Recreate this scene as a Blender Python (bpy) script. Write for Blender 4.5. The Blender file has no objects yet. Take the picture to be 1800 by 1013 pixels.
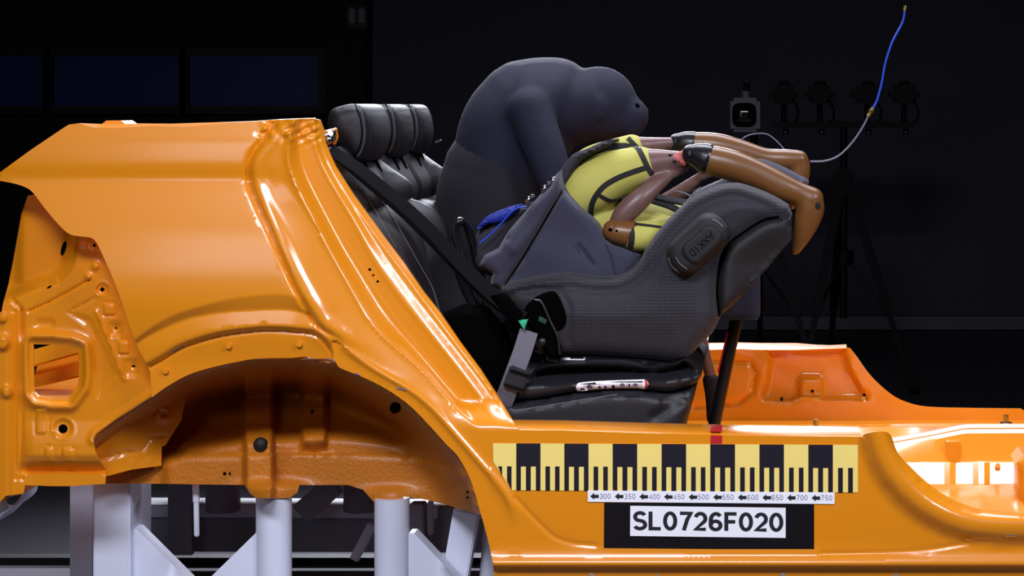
import bpy, bmesh, math, random
import numpy as np
from mathutils import Vector, Matrix, noise
from mathutils.geometry import delaunay_2d_cdt
from mathutils.bvhtree import BVHTree

random.seed(7)
SC = bpy.context.scene
C = SC.collection
# ------------------------------------------------------------------ camera, light, exposure
F = 3600.0            # focal length in pixels of the 1800 wide frame
U0, V0 = 1350.0, 190.0  # vanishing point of the car's lateral axis
D = F / 860.0         # metres from the lens to the sill face (0.86 px per mm there)
CAMZ = 1.70
cam = bpy.data.objects.new('camera', bpy.data.cameras.new('camera')); C.objects.link(cam)
cam.location = (0, -D, CAMZ); cam.rotation_euler = (math.pi/2, 0, 0)
cam.data.sensor_width = 36; cam.data.lens = F/1800*36
cam.data.shift_x = -(U0-900)/1800; cam.data.shift_y = -(506.5-V0)/1800
cam.data.clip_end = 100
SC.camera = cam
SC.view_settings.view_transform = 'Standard'; SC.view_settings.look = 'None'
SC.view_settings.gamma = 1; SC.view_settings.exposure = 0.0
SC.view_settings.use_curve_mapping = False
w = bpy.data.worlds.new('world'); SC.world = w; w.use_nodes = True
w.node_tree.nodes['Background'].inputs[0].default_value = (0.35, 0.36, 0.62, 1)
w.node_tree.nodes['Background'].inputs[1].default_value = 0.002

def area(name, loc, target, sx, sy, power, col=(0.86, 0.88, 1.0), spread=180):
    l = bpy.data.lights.new(name, 'AREA'); l.shape = 'RECTANGLE'; l.size = sx; l.size_y = sy
    l.energy = power; l.color = col; l.spread = math.radians(spread)
    o = bpy.data.objects.new(name, l); C.objects.link(o); o.location = loc
    o.rotation_euler = (Vector(target)-Vector(loc)).to_track_quat('-Z', 'Y').to_euler()
    return o
area('overhead_light', (-0.2, 1.5, 4.2), (-0.2, 0.8, 0.8), 3.6, 0.6, 66, spread=110)
area('side_light', (-0.7, -4.2, 4.3), (-0.4, 0.2, 1.1), 2.0, 0.7, 46, spread=80)
area('fill_light', (-2.0, -4.3, 2.4), (-0.6, 0.2, 1.2), 1.1, 1.3, 5.5, spread=100)
area('right_light', (2.8, -2.6, 3.8), (-0.3, 0.2, 1.3), 1.2, 0.5, 16, spread=70)
area('rear_light', (-1.2, 7.0, 4.0), (-0.4, 1.6, 0.6), 3.2, 0.5, 85, spread=70)

# ------------------------------------------------------------------ helpers
def lin(h):
    h = h.lstrip('#'); out = []
    for i in (0, 2, 4):
        c = int(h[i:i+2], 16)/255
        out.append(c/12.92 if c <= 0.04045 else ((c+0.055)/1.055)**2.4)
    return (*out, 1.0)

def P(u, v, y):
    s = (D+y)/F
    return Vector(((u-U0)*s, y, CAMZ-(v-V0)*s))
def PX(u, y): return (u-U0)*(D+y)/F
def PZ(v, y): return CAMZ-(v-V0)*(D+y)/F
def px(y): return (D+y)/F

def cr(pts, n=6, closed=False):
    """Catmull-Rom through points of any dimension."""
    p = [np.array(q, float) for q in pts]
    if closed: p = [p[-1]]+p+[p[0], p[1]]
    else: p = [2*p[0]-p[1]]+p+[2*p[-1]-p[-2]]
    out = []
    for i in range(1, len(p)-2):
        for k in range(n):
            t = k/n
            a, b, c, d = p[i-1], p[i], p[i+1], p[i+2]
            out.append(0.5*((2*b)+(c-a)*t+(2*a-5*b+4*c-d)*t*t+(3*b-a-3*c+d)*t**3))
    if not closed: out.append(p[-2])
    return [tuple(q) for q in out]

def densify(poly, sp, closed=True):
    out = []
    n = len(poly)
    for i in range(n if closed else n-1):
        a = np.array(poly[i], float); b = np.array(poly[(i+1) % n], float)
        k = max(1, int(math.ceil(np.linalg.norm(b-a)/sp)))
        for j in range(k): out.append(tuple(a+(b-a)*j/k))
    if not closed: out.append(tuple(poly[-1]))
    return out

def even(poly, step=5, win=9):
    """resample a polyline and iron out small kinks"""
    p = np.array(poly, float); L = np.r_[0, np.cumsum(np.hypot(*np.diff(p, axis=0).T))]
    t = np.arange(0, L[-1], step); q = np.c_[np.interp(t, L, p[:, 0]), np.interp(t, L, p[:, 1])]
    h = win//2; e = np.vstack([2*q[0]-q[1:h+1][::-1], q, 2*q[-1]-q[-h-1:-1][::-1]])
    return [tuple(e[i:i+win].mean(0)) for i in range(len(q))]

def pdist(u, v, poly, closed=False):
    """distance of points to a polyline and the side (positive = right of travel on screen)"""
    u = np.asarray(u, float).ravel(); v = np.asarray(v, float).ravel()
    p = np.array(poly, float)
    if closed: p = np.vstack([p, p[:1]])
    best = np.full(u.shape, 1e9); side = np.zeros(u.shape)
    n = len(p)-1
    for i in range(n):
        a = p[i]; b = p[i+1]; d = b-a; L = d@d
        if L == 0: continue
        tr = ((u-a[0])*d[0]+(v-a[1])*d[1])/L
        t = np.clip(tr, 0, 1)
        dx = u-a[0]-t*d[0]; dy = v-a[1]-t*d[1]
        dd = np.hypot(dx, dy)
        cs = d[0]*(v-a[1])-d[1]*(u-a[0])
        m = dd < best-1e-9
        best = np.where(m, dd, best); side = np.where(m, cs, side)
    return best, np.where(side < 0, 1.0, -1.0)

def inside(u, v, poly):
    u = np.asarray(u, float); v = np.asarray(v, float)
    r = np.zeros(u.shape, bool); n = len(poly); j = n-1
    for i in range(n):
        xi, yi = poly[i]; xj, yj = poly[j]
        if yi != yj:
            c = ((yi > v) != (yj > v)) & (u < (xj-xi)*(v-yi)/(yj-yi)+xi)
            r ^= c
        j = i
    return r

def sstep(a, b, x):
    t = np.clip((np.asarray(x, float)-a)/(b-a), 0, 1); return t*t*(3-2*t)

def triangulate(outline, holes=(), sp=10, fine=(), fsp=3.5, fw=9):
    out = densify(outline, sp if not fine else min(sp, 7))
    hol = [densify(h, sp) for h in holes]
    pts = []; edges = []
    for loop in [out]+hol:
        b = len(pts); n = len(loop); pts += loop
        edges += [(b+i, b+(i+1) % n) for i in range(n)]
    o = np.array(out); x0, y0 = o.min(0); x1, y1 = o.max(0)
    def grid(s):
        gx, gy = np.meshgrid(np.arange(x0+s/2, x1, s), np.arange(y0+s/2, y1, s*0.9))
        gx = gx.copy(); gx[1::2] += s/2
        gx = gx.ravel(); gy = gy.ravel()
        m = inside(gx, gy, out)
        for h in hol: m &= ~inside(gx, gy, h)
        gx = gx[m]; gy = gy[m]
        d = pdist(gx, gy, out, True)[0]
        for h in hol: d = np.minimum(d, pdist(gx, gy, h, True)[0])
        k = d > s*0.55
        return gx[k], gy[k]
    gx, gy = grid(sp)
    if fine:
        dd = np.full(gx.shape, 1e9)
        for f in fine: dd = np.minimum(dd, pdist(gx, gy, f)[0])
        gx, gy = gx[dd > fw], gy[dd > fw]
        fx, fy = grid(fsp)
        dd = np.full(fx.shape, 1e9)
        for f in fine: dd = np.minimum(dd, pdist(fx, fy, f)[0])
        m = dd <= fw
        gx = np.concatenate([gx, fx[m]]); gy = np.concatenate([gy, fy[m]])
    pts += list(zip(gx, gy))
    vs, es, fs, ov, oe, of = delaunay_2d_cdt([Vector((float(a), float(b))) for a, b in pts], edges, [], 0, 1e-4)
    V = np.array([(q.x, q.y) for q in vs])
    T = np.array([f for f in fs if len(f) == 3])
    cx = V[T].mean(1)
    m = inside(cx[:, 0], cx[:, 1], out)
    for h in hol: m &= ~inside(cx[:, 0], cx[:, 1], h)
    T = T[m]
    # wind so that the face looks at the camera (screen v grows downward)
    a, b, c = V[T[:, 0]], V[T[:, 1]], V[T[:, 2]]
    cr_ = (b[:, 0]-a[:, 0])*(c[:, 1]-a[:, 1])-(b[:, 1]-a[:, 1])*(c[:, 0]-a[:, 0])
    T[cr_ > 0] = T[cr_ > 0][:, ::-1]
    return V, T, out, hol

ORG = {}
def thing(name, label, cat, loc, group=None):
    o = bpy.data.objects.new(name, None); C.objects.link(o)
    o.empty_display_size = 0.1
    o.location = loc; ORG[o.name] = Vector(loc)
    o['label'] = label; o['category'] = cat
    if group: o['group'] = group
    return o
def tag(o, label=None, cat=None, group=None, kind=None):
    if label: o['label'] = label
    if cat: o['category'] = cat
    if group: o['group'] = group
    if kind: o['kind'] = kind
    return o
def obj(name, verts, faces, mat, parent=None, sharp=40, smooth=True, label=None):
    vs = [Vector(q) for q in verts]
    lo = Vector((min(q.x for q in vs), min(q.y for q in vs), min(q.z for q in vs)))
    hi = Vector((max(q.x for q in vs), max(q.y for q in vs), max(q.z for q in vs)))
    c = (lo+hi)/2
    me = bpy.data.meshes.new(name)
    me.from_pydata([tuple(q-c) for q in vs], [], [tuple(int(i) for i in f) for f in faces])
    me.validate()
    me.materials.append(mat)
    if smooth:
        me.polygons.foreach_set('use_smooth', [True]*len(me.polygons))
        if sharp: me.set_sharp_from_angle(angle=math.radians(sharp))
    o = bpy.data.objects.new(name, me); C.objects.link(o)
    ORG[o.name] = c
    if parent:
        o.parent = parent; o.location = c-ORG[parent.name]
    else: o.location = c
    if label: o['label'] = label
    return o
def join(*ms):
    V, Fc = [], []
    for v, f in ms:
        b = len(V); V += list(v); Fc += [tuple(i+b for i in q) for q in f]
    return V, Fc
def solid(o, t, off=-1):
    m = o.modifiers.new('thickness', 'SOLIDIFY'); m.thickness = t; m.offset = off
    return o
def thicken(vs, fs, t, along=None):
    """give a one-sided surface a back and its own rim, so that the rim does not bend the shading"""
    vs = [Vector(v) for v in vs]; n = len(vs)
    if along is None:
        nr = [Vector() for _ in vs]
        for f in fs:
            a, b, c = vs[f[0]], vs[f[1]], vs[f[2]]
            q = (b-a).cross(c-a)
            for i in f: nr[i] = nr[i]+q
        off = [(-q.normalized()*t if q.length > 0 else Vector()) for q in nr]
    else: off = [Vector(along)*t]*n
    fs = [tuple(int(i) for i in f) for f in fs]
    cnt = {}
    for f in fs:
        for i in range(len(f)):
            a, b = f[i], f[(i+1) % len(f)]
            cnt[(a, b)] = cnt.get((a, b), 0)+1
    V = vs+[v+o for v, o in zip(vs, off)]
    Fc = list(fs)+[tuple(i+n for i in f[::-1]) for f in fs]
    rim = {}
    def rv(i, back):
        k = (i, back)
        if k not in rim: rim[k] = len(V); V.append(vs[i]+off[i]*back)
        return rim[k]
    for (a, b) in cnt:
        if (b, a) not in cnt: Fc.append((rv(b, 0), rv(a, 0), rv(a, 1), rv(b, 1)))
    return V, Fc
def sheet(name, outline, yfn, mat, parent=None, holes=(), sp=10, fine=(), fsp=3.5, fw=9, thick=0.004, sharp=50, label=None):
    V, T, out, hol = triangulate(outline, holes, sp, fine, fsp, fw)
    y = yfn(V[:, 0], V[:, 1]) if callable(yfn) else np.full(len(V), yfn)
    v, f = thicken([P(a, b, c) for (a, b), c in zip(V, y)], T, thick, (0, 1, 0))
    return obj(name, v, f, mat, parent, sharp, label=label)
def puff(name, outline, y0, y1, r, mat, parent=None, sp=9, relief=None, sharp=50, rb=None, dome=0, domew=80, build=True, label=None):
    """a padded solid: screen outline at depth y0 extruded back to y1 with rounded rims of radius r (metres)"""
    rb = r if rb is None else rb
    rp = r/px(y0)
    V, T, out, hol = triangulate(outline, (), sp)
    n = len(V); nb = len(out)
    d = pdist(V[:, 0], V[:, 1], out, True)[0]; d[:nb] = 0
    t = np.clip(d/rp, 0, 1)
    rnd = 1-np.sqrt(np.clip(1-(1-t)**2, 0, 1))
    yf = y0+r*rnd
    if dome: yf = yf-dome*np.sin(np.clip(d/domew, 0, 1)*math.pi/2)
    if relief is not None: yf = yf+relief(V[:, 0], V[:, 1])*np.clip(d/8, 0, 1)
    yb = y1-rb*rnd
    ym = (y0+y1)/2
    vs = [P(a, b, c) for (a, b), c in zip(V, yf)]
    # the back keeps the front outline's real size (same X and Z, only Y changes)
    for (a, b), c in zip(V, yb):
        q = P(a, b, y0); vs.append(Vector((q.x, c, q.z)))
    fs = [tuple(f) for f in T]+[tuple(i+n for i in f[::-1]) for f in T]
    # outline runs either way on screen; make side quads
    A = sum(out[i][0]*out[(i+1) % nb][1]-out[(i+1) % nb][0]*out[i][1] for i in range(nb))
    for i in range(nb):
        j = (i+1) % nb
        fs.append((i, j, j+n, i+n) if A > 0 else (j, i, i+n, j+n))
    if not build: return vs, fs
    return obj(name, vs, fs, mat, parent, sharp, label=label)

def frames(pts):
    T = []
    for i in range(len(pts)):
        a = pts[max(0, i-1)]; b = pts[min(len(pts)-1, i+1)]
        T.append((b-a).normalized())
    up = Vector((0, 1, 0)) if abs(T[0].y) < 0.9 else Vector((1, 0, 0))
    N = []; n = (up-T[0]*up.dot(T[0])).normalized()
    for t in T:
        n = (n-t*n.dot(t)).normalized(); N.append(n)
    return T, N
def tube_m(pts, rad, seg=14, cap=True, flat=1.0):
    """round tube through world points; flat scales the radius along the first normal (about Y)"""
    pts = [Vector(p) for p in pts]
    if not hasattr(rad, '__len__'): rad = [rad]*len(pts)
    T, N = frames(pts)
    rings = []
    if cap:
        for k in (1, 2, 3, 4):
            a = k/4.5*math.pi/2
            rings.append((pts[0]-T[0]*rad[0]*math.cos(a)*0.9, rad[0]*math.sin(a), 0))
    for i, p in enumerate(pts): rings.append((p, rad[i], i))
    if cap:
        for k in (4, 3, 2, 1):
            a = k/4.5*math.pi/2
            rings.append((pts[-1]+T[-1]*rad[-1]*math.cos(a)*0.9, rad[-1]*math.sin(a), len(pts)-1))
    V = []; Fc = []
    for c, r, i in rings:
        n = N[i]; b = T[i].cross(n)
        for k in range(seg):
            a = 2*math.pi*k/seg
            V.append(c+n*(r*flat*math.cos(a))+b*(r*math.sin(a)))
    for i in range(len(rings)-1):
        for k in range(seg):
            k2 = (k+1) % seg
            Fc.append((i*seg+k, i*seg+k2, (i+1)*seg+k2, (i+1)*seg+k))
    Fc.append(tuple(range(seg-1, -1, -1)))
    b = (len(rings)-1)*seg
    Fc.append(tuple(b+k for k in range(seg)))
    return V, Fc
def limb_m(spec, n=6, seg=18, flat=1.0):
    """spec: (u, v, y, radius in px) -> smooth tapered limb"""
    q = cr(spec, n)
    return tube_m([P(a, b, c) for a, b, c, r in q], [max(r, 1)*px(c) for a, b, c, r in q], seg, True, flat)
def box_m(c, s, rot=None, bev=0.0):
    bm = bmesh.new(); bmesh.ops.create_cube(bm, size=1)
    for v in bm.verts: v.co = Vector((v.co.x*s[0], v.co.y*s[1], v.co.z*s[2]))
    if bev: bmesh.ops.bevel(bm, geom=bm.edges[:], offset=bev, segments=2, affect='EDGES')
    M = Matrix.Translation(c) @ (rot.to_4x4() if rot else Matrix())
    bm.transform(M)
    bm.verts.index_update()
    r = [v.co.copy() for v in bm.verts], [tuple(v.index for v in f.verts) for f in bm.faces]
    bm.free(); return r
def beam_m(p, q, wx, wy, bev=0.003, side=Vector((0, 1, 0))):
    p = Vector(p); q = Vector(q); z = (q-p).normalized()
    y = (side-z*side.dot(z)).normalized(); x = y.cross(z)
    R = Matrix((x, y, z)).transposed()
    return box_m((p+q)/2, (wx, wy, (q-p).length), R, bev)
def cyl_m(p, q, r, seg=20, r2=None):
    return tube_m([Vector(p), Vector(q)], [r, r if r2 is None else r2], seg, False)
def ribbon_m(pts, wdir, width, th):
    """flat webbing: pts world, wdir width directions"""
    V = []; Fc = []
    pts = [Vector(p) for p in pts]
    T, _ = frames(pts)
    for p, t, wd in zip(pts, T, wdir):
        wd = Vector(wd); wd = (wd-t*wd.dot(t)).normalized()
        n = t.cross(wd)
        for a, b in ((-1, -1), (1, -1), (1, 1), (-1, 1)):
            V.append(p+wd*(width/2*a)+n*(th/2*b))
    for i in range(len(pts)-1):
        for k in range(4):
            k2 = (k+1) % 4
            Fc.append((i*4+k, i*4+k2, (i+1)*4+k2, (i+1)*4+k))
    Fc.append((3, 2, 1, 0)); b = (len(pts)-1)*4; Fc.append((b, b+1, b+2, b+3))
    return V, Fc
def ell_m(c, rx, ry, rz, rot=None, seg=20, rings=12, power=1.0):
    V = []; Fc = []
    def sp(x): return math.copysign(abs(x)**power, x)
    for i in range(rings+1):
        a = math.pi*i/rings
        for k in range(seg):
            b = 2*math.pi*k/seg
            q = Vector((rx*sp(math.sin(a))*sp(math.cos(b)), ry*sp(math.sin(a))*sp(math.sin(b)), rz*sp(math.cos(a))))
            if rot: q = rot @ q
            V.append(Vector(c)+q)
    for i in range(rings):
        for k in range(seg):
            k2 = (k+1) % seg
            Fc.append((i*seg+k, (i+1)*seg+k, (i+1)*seg+k2, i*seg+k2))
    return V, Fc
def weld(o, voxel, smooth=6, fac=0.5):
    """one continuous skin out of overlapping volumes"""
    m = o.modifiers.new('skin', 'REMESH'); m.mode = 'VOXEL'; m.voxel_size = voxel; m.use_smooth_shade = True
    s = o.modifiers.new('soft', 'SMOOTH'); s.iterations = smooth; s.factor = fac
    return o
def bvh(o, evaluated=False):
    if evaluated:
        dg = bpy.context.evaluated_depsgraph_get(); dg.update()
        e = o.evaluated_get(dg); me = e.to_mesh()
    else: me = o.data
    c = ORG[o.name]
    V = [q.co+c for q in me.vertices]; Fc = [tuple(p.vertices) for p in me.polygons]
    if evaluated: e.to_mesh_clear()
    return BVHTree.FromPolygons(V, Fc)
EYE = Vector((0, -D, CAMZ))
def hit(tree, u, v, lift=0.001, dflt=0.3):
    d = (P(u, v, 0)-EYE).normalized()
    r = tree.ray_cast(EYE, d)
    if r[0] is None:
        q = P(u, v, dflt); return q, Vector((0, -1, 0))
    n = r[1]
    if n.y > 0 and n.dot(d) > 0: n = -n
    return r[0]+n*lift, n
def stripe(name, tree, path, wpx, mat, parent, th=0.0015, across=3, dflt=0.3, label=None, taper=None):
    """a band of given width laid on a surface"""
    q = densify(cr(path, 5) if len(path) > 2 else path, 5, False)
    V = []; Fc = []
    n = len(q)
    last = dflt
    for i in range(n):
        a = np.array(q[max(0, i-1)]); b = np.array(q[min(n-1, i+1)])
        t = (b-a)/max(1e-6, np.linalg.norm(b-a)); s = np.array((-t[1], t[0]))
        w_ = wpx if taper is None else wpx*taper(i/max(1, n-1))
        row = []
        for k in range(across):
            f = (k/(across-1)-0.5)*w_
            c, nn = hit(tree, q[i][0]+s[0]*f, q[i][1]+s[1]*f, th, last)
            last = c.y
            row.append((c, nn))
        for c, nn in row: V.append(c)
        for c, nn in row: V.append(c-nn*(th*1.9))
    m = across*2
    for i in range(n-1):
        for k in range(across-1):
            Fc.append((i*m+k, i*m+k+1, (i+1)*m+k+1, (i+1)*m+k))
            Fc.append((i*m+across+k, (i+1)*m+across+k, (i+1)*m+across+k+1, i*m+across+k+1))
        Fc.append((i*m, (i+1)*m, (i+1)*m+across, i*m+across))
        Fc.append((i*m+across-1, i*m+2*across-1, (i+1)*m+2*across-1, (i+1)*m+across-1))
    return obj(name, V, Fc, mat, parent, 60, label=label)
def patch(name, tree, outline, mat, parent, th=0.0015, sp=5, dflt=0.3, label=None):
    """a thin piece of given outline lying on a surface"""
    V, T, out, hol = triangulate(outline, (), sp)
    pts = [hit(tree, a, b, th, dflt) for a, b in V]
    n = len(V); nb = len(out)
    vs = [p for p, q in pts]+[p-q*th*1.9 for p, q in pts]
    fs = [tuple(f) for f in T]+[tuple(i+n for i in f[::-1]) for f in T]
    for i in range(nb):
        j = (i+1) % nb; fs.append((i, j, j+n, i+n))
    return obj(name, vs, fs, mat, parent, 60, label=label)
def disc(cu, cv, r, n=16, rv=None, rot=0):
    rv = r if rv is None else rv
    return [(cu+r*math.cos(2*math.pi*k/n)*math.cos(rot)-rv*math.sin(2*math.pi*k/n)*math.sin(rot),
             cv+r*math.cos(2*math.pi*k/n)*math.sin(rot)+rv*math.sin(2*math.pi*k/n)*math.cos(rot)) for k in range(n)]
def rrect(x0, y0, x1, y1, r, n=5):
    out = []
    for cx, cy, a0 in ((x1-r, y0+r, -90), (x1-r, y1-r, 0), (x0+r, y1-r, 90), (x0+r, y0+r, 180)):
        for k in range(n+1):
            a = math.radians(a0+90*k/n); out.append((cx+r*math.cos(a), cy+r*math.sin(a)))
    return out
def arc(cx, cy, rx, ry, a0, a1, n=14):
    return [(cx+rx*math.cos(math.radians(a0+(a1-a0)*k/n)), cy+ry*math.sin(math.radians(a0+(a1-a0)*k/n))) for k in range(n+1)]
GLYPH = {   # strokes in a box 0.62 wide and 1 high, y up
 '0': [arc(.31, .5, .24, .43, 90, 450, 28)],
 '1': [[(.12, .72), (.34, .92), (.34, 0)]],
 '2': [arc(.31, .66, .23, .27, 165, -40, 14)+[(.09, .07), (.56, .07)]],
 '3': [arc(.30, .70, .21, .23, 160, -90, 12), arc(.30, .27, .24, .21, 90, -160, 12)],
 '4': [[(.44, 0), (.44, .92), (.06, .27), (.58, .27)]],
 '5': [[(.52, .93), (.17, .93), (.12, .5)]+arc(.31, .31, .23, .25, 130, -150, 14)],
 '6': [arc(.31, .29, .23, .23, 180, 540, 24), [(.08, .29), (.08, .5)]+arc(.33, .56, .25, .37, 180, 40, 12)],
 '7': [[(.06, .93), (.56, .93), (.40, .60), (.24, 0)]],
 'S': [arc(.32, .71, .23, .22, 25, 250, 16)[:-1]+[(.32, .50)]+arc(.31, .28, .25, .22, 70, -155, 16)],
 'L': [[(.10, 1), (.10, .07), (.58, .07)]],
 'F': [[(.10, 0), (.10, .93), (.58, .93)], [(.10, .50), (.52, .50)]],
 'A': [[(.0, 0), (.31, .96), (.62, 0)], [(.12, .32), (.50, .32)]],
 'X': [[(.02, 0), (.60, 1)], [(.02, 1), (.60, 0)]],
 'K': [[(.10, 0), (.10, 1)], [(.58, 1), (.12, .42)], [(.24, .56), (.60, 0)]],
 'I': [[(.31, 0), (.31, 1)]],
 'D': [[(.10, .07), (.10, .93), (.28, .93)]+arc(.28, .5, .28, .43, 90, -90, 12)+[(.10, .07)]],
}
def text_m(s, w=0.15, gap=0.09):
    """lettering built of flat strokes, scaled to a unit box"""
    V = []; Fc = []; x = 0
    for ch in s:
        for k, st in enumerate(GLYPH[ch]):
            b = len(V); n = len(st)
            for i in range(n):
                a = np.array(st[max(0, i-1)]); c = np.array(st[min(n-1, i+1)])
                if st[0] == st[-1] or (abs(st[0][0]-st[-1][0]) < 1e-6 and abs(st[0][1]-st[-1][1]) < 1e-6):
                    a = np.array(st[i-1 if i > 0 else n-2]); c = np.array(st[i+1 if i < n-1 else 1])
                q = np.array(st[i]); d1 = (q-a); d2 = (c-q)
                d1 = d1/(np.linalg.norm(d1)+1e-9); d2 = d2/(np.linalg.norm(d2)+1e-9)
                t = d1+d2; end = np.linalg.norm(q-a) < 1e-6 or np.linalg.norm(q-c) < 1e-6; L = np.linalg.norm(t)
                t = t/(L+1e-9); nn = np.array((-t[1], t[0]))
                m = w/2 if end else w/2/max(.6, abs(L)/2)
                for sg in (1, -1):
                    r = q+nn*m*sg; V.append((r[0]+x, r[1], 0.0002*k))
            for i in range(n-1): Fc.append((b+2*i, b+2*i+1, b+2*i+3, b+2*i+2))
        x += .62+gap if ch != 'I' else .62
    V = np.array(V); lo = V.min(0); hi = V.max(0)
    V[:, 0] = (V[:, 0]-lo[0])/(hi[0]-lo[0]); V[:, 1] = (V[:, 1]-lo[1])/(hi[1]-lo[1]); V[:, 2] = V[:, 2] > 0
    return V, Fc

# ------------------------------------------------------------------ materials
def mat(name, col, rough=0.5, metal=0.0, coat=0.0, coat_r=0.05, noise_s=0, noise_a=0.15, bump=0, bump_s=200, spec=0.5, sheen=0, emit=None):
    m = bpy.data.materials.new(name); m.use_nodes = True
    nt = m.node_tree; b = nt.nodes['Principled BSDF']
    c = lin(col) if isinstance(col, str) else (*col, 1)
    b.inputs['Base Color'].default_value = c
    b.inputs['Roughness'].default_value = rough; b.inputs['Metallic'].default_value = metal
    b.inputs['Coat Weight'].default_value = coat; b.inputs['Coat Roughness'].default_value = coat_r
    b.inputs['Specular IOR Level'].default_value = spec
    b.inputs['Sheen Weight'].default_value = sheen
    tc = nt.nodes.new('ShaderNodeTexCoord')
    if noise_s:
        n = nt.nodes.new('ShaderNodeTexNoise'); n.inputs['Scale'].default_value = noise_s; n.inputs['Detail'].default_value = 5
        nt.links.new(tc.outputs['Object'], n.inputs['Vector'])
        mx = nt.nodes.new('ShaderNodeMix'); mx.data_type = 'RGBA'
        mx.inputs[6].default_value = tuple(x*(1-noise_a) for x in c[:3])+(1,)
        mx.inputs[7].default_value = tuple(min(1, x*(1+noise_a)) for x in c[:3])+(1,)
        nt.links.new(n.outputs['Fac'], mx.inputs[0]); nt.links.new(mx.outputs[2], b.inputs['Base Color'])
    if bump:
        n2 = nt.nodes.new('ShaderNodeTexNoise'); n2.inputs['Scale'].default_value = bump_s; n2.inputs['Detail'].default_value = 3
        nt.links.new(tc.outputs['Object'], n2.inputs['Vector'])
        bp = nt.nodes.new('ShaderNodeBump'); bp.inputs['Strength'].default_value = bump; bp.inputs['Distance'].default_value = 0.002
        nt.links.new(n2.outputs['Fac'], bp.inputs['Height']); nt.links.new(bp.outputs[0], b.inputs['Normal'])
    if emit:
        b.inputs['Emission Color'].default_value = lin(emit[0]); b.inputs['Emission Strength'].default_value = emit[1]
    return m
M = {}
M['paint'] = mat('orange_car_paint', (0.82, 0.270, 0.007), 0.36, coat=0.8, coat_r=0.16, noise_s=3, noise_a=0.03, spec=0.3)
M['shaded_sealer'] = mat('shade_darkened_orange_seam_sealer', (0.56, 0.170, 0.006), 0.5, coat=0.15, coat_r=0.2, bump=1.0, bump_s=140)  # bumpy seam coat; body orange darkened, wheel arch shade put into the colour
M['white_steel'] = mat('white_painted_steel', '#dde0f2', 0.45, noise_s=8, noise_a=0.04)
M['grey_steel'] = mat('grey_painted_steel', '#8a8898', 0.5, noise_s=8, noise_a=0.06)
M['leather'] = mat('black_leather', '#18161c', 0.52, bump=0.25, bump_s=500, noise_s=12, noise_a=0.1)
M['thread'] = mat('grey_thread', '#6a6470', 0.7)
M['webbing'] = mat('black_webbing', '#0c0b0f', 0.8, spec=0.15, bump=0.3, bump_s=700)
M['webbing_grey'] = mat('grey_webbing', '#62626e', 0.55, bump=0.3, bump_s=700)
M['plastic'] = mat('black_plastic', '#1c1a20', 0.35, bump=0.15, bump_s=900)
M['plastic_dark'] = mat('dark_matt_plastic', '#151316', 0.65)
M['pod'] = mat('soft_black_pod_plastic', '#0f0e11', 0.7)
M['leg'] = mat('black_painted_tube', '#0f0f13', 0.3)
M['base_plastic'] = mat('satin_black_base_plastic', '#19181d', 0.5)
M['trim_black'] = mat('black_trim_plastic', '#040404', 0.9, spec=0.02)
M['gloss_black'] = mat('glossy_black_tube', '#121116', 0.2)
M['cloth'] = mat('charcoal_cloth', '#2f2e42', 0.85, bump=0.3, bump_s=900, noise_s=20, noise_a=0.08, sheen=0.15)
M['cloth_dark'] = mat('dark_lining_cloth', '#2a2833', 0.9, bump=0.3, bump_s=900)
M['blue'] = mat('blue_cloth', '#10258a', 0.6)
M['yellow'] = mat('yellow_suit_cloth', '#bab356', 0.75, bump=0.2, bump_s=900, noise_s=15, noise_a=0.05)
M['yellow_bright'] = mat('bright_yellow_suit_cloth', '#e0cf28', 0.75, bump=0.2, bump_s=900)
M['trim'] = mat('black_suit_binding', '#1a1718', 0.8)
M['skin'] = mat('brown_dummy_vinyl', '#6f4722', 0.36, noise_s=14, noise_a=0.08)
M['skin_dull'] = mat('mauve_brown_dummy_vinyl', '#6a4c48', 0.4, noise_s=14, noise_a=0.08)
M['knee'] = mat('black_rubber_knee', '#17151a', 0.3)
M['pink'] = mat('salmon_joint', '#c0605a', 0.5)
M['hole'] = mat('dark_hole', '#050404', 0.95, spec=0.02)
M['metal'] = mat('bright_metal', '#b0aeb8', 0.2, 1.0)
M['brass'] = mat('brass', '#b89a50', 0.3, 0.9)
M['green'] = mat('green_plastic', '#2fae84', 0.4)
M['red'] = mat('red_tape', '#c01420', 0.5)
M['ruler_yellow'] = mat('ruler_yellow_film', '#ffe37e', 0.45)
M['ruler_black'] = mat('ruler_black_film', '#221e28', 0.35)
M['tape_black'] = mat('black_tape', '#120e12', 0.35)
M['white_film'] = mat('white_film', '#fbf9ff', 0.5)
M['ink'] = mat('black_ink', '#17141d', 0.6)
M['ink_grey'] = mat('grey_ink', '#6a6590', 0.6)
M['slate'] = mat('dark_slate_cloth', '#121329', 0.85, noise_s=9, noise_a=0.15, bump=0.3, bump_s=300)
M['slate_dark'] = mat('darker_slate_cloth', '#14111a', 0.9, noise_s=9, noise_a=0.1)
M['wall'] = mat('dark_grey_wall', '#4b4856', 0.9, noise_s=1.5, noise_a=0.15)
M['wall_dark'] = mat('near_black_wall', '#1c1a20', 0.9, noise_s=1.5, noise_a=0.15)
M['floor'] = mat('dark_grey_floor', '#4a4850', 0.6, noise_s=2.5, noise_a=0.2, bump=0.2, bump_s=40)
M['pane'] = mat('dark_blue_pane', '#2a3a80', 0.5)
M['frame'] = mat('dark_frame', '#2c2526', 0.6)
M['rail'] = mat('grey_wall_rail', '#5a5864', 0.5)
M['black_metal'] = mat('black_stand_metal', '#050506', 0.6, spec=0.2)
M['lamp_white'] = mat('pale_lamp_housing', '#77747c', 0.5)
M['lens'] = mat('dark_lamp_glass', '#150a0c', 0.1)
M['cable_blue'] = mat('blue_cable', '#2848c8', 0.4)
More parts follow.
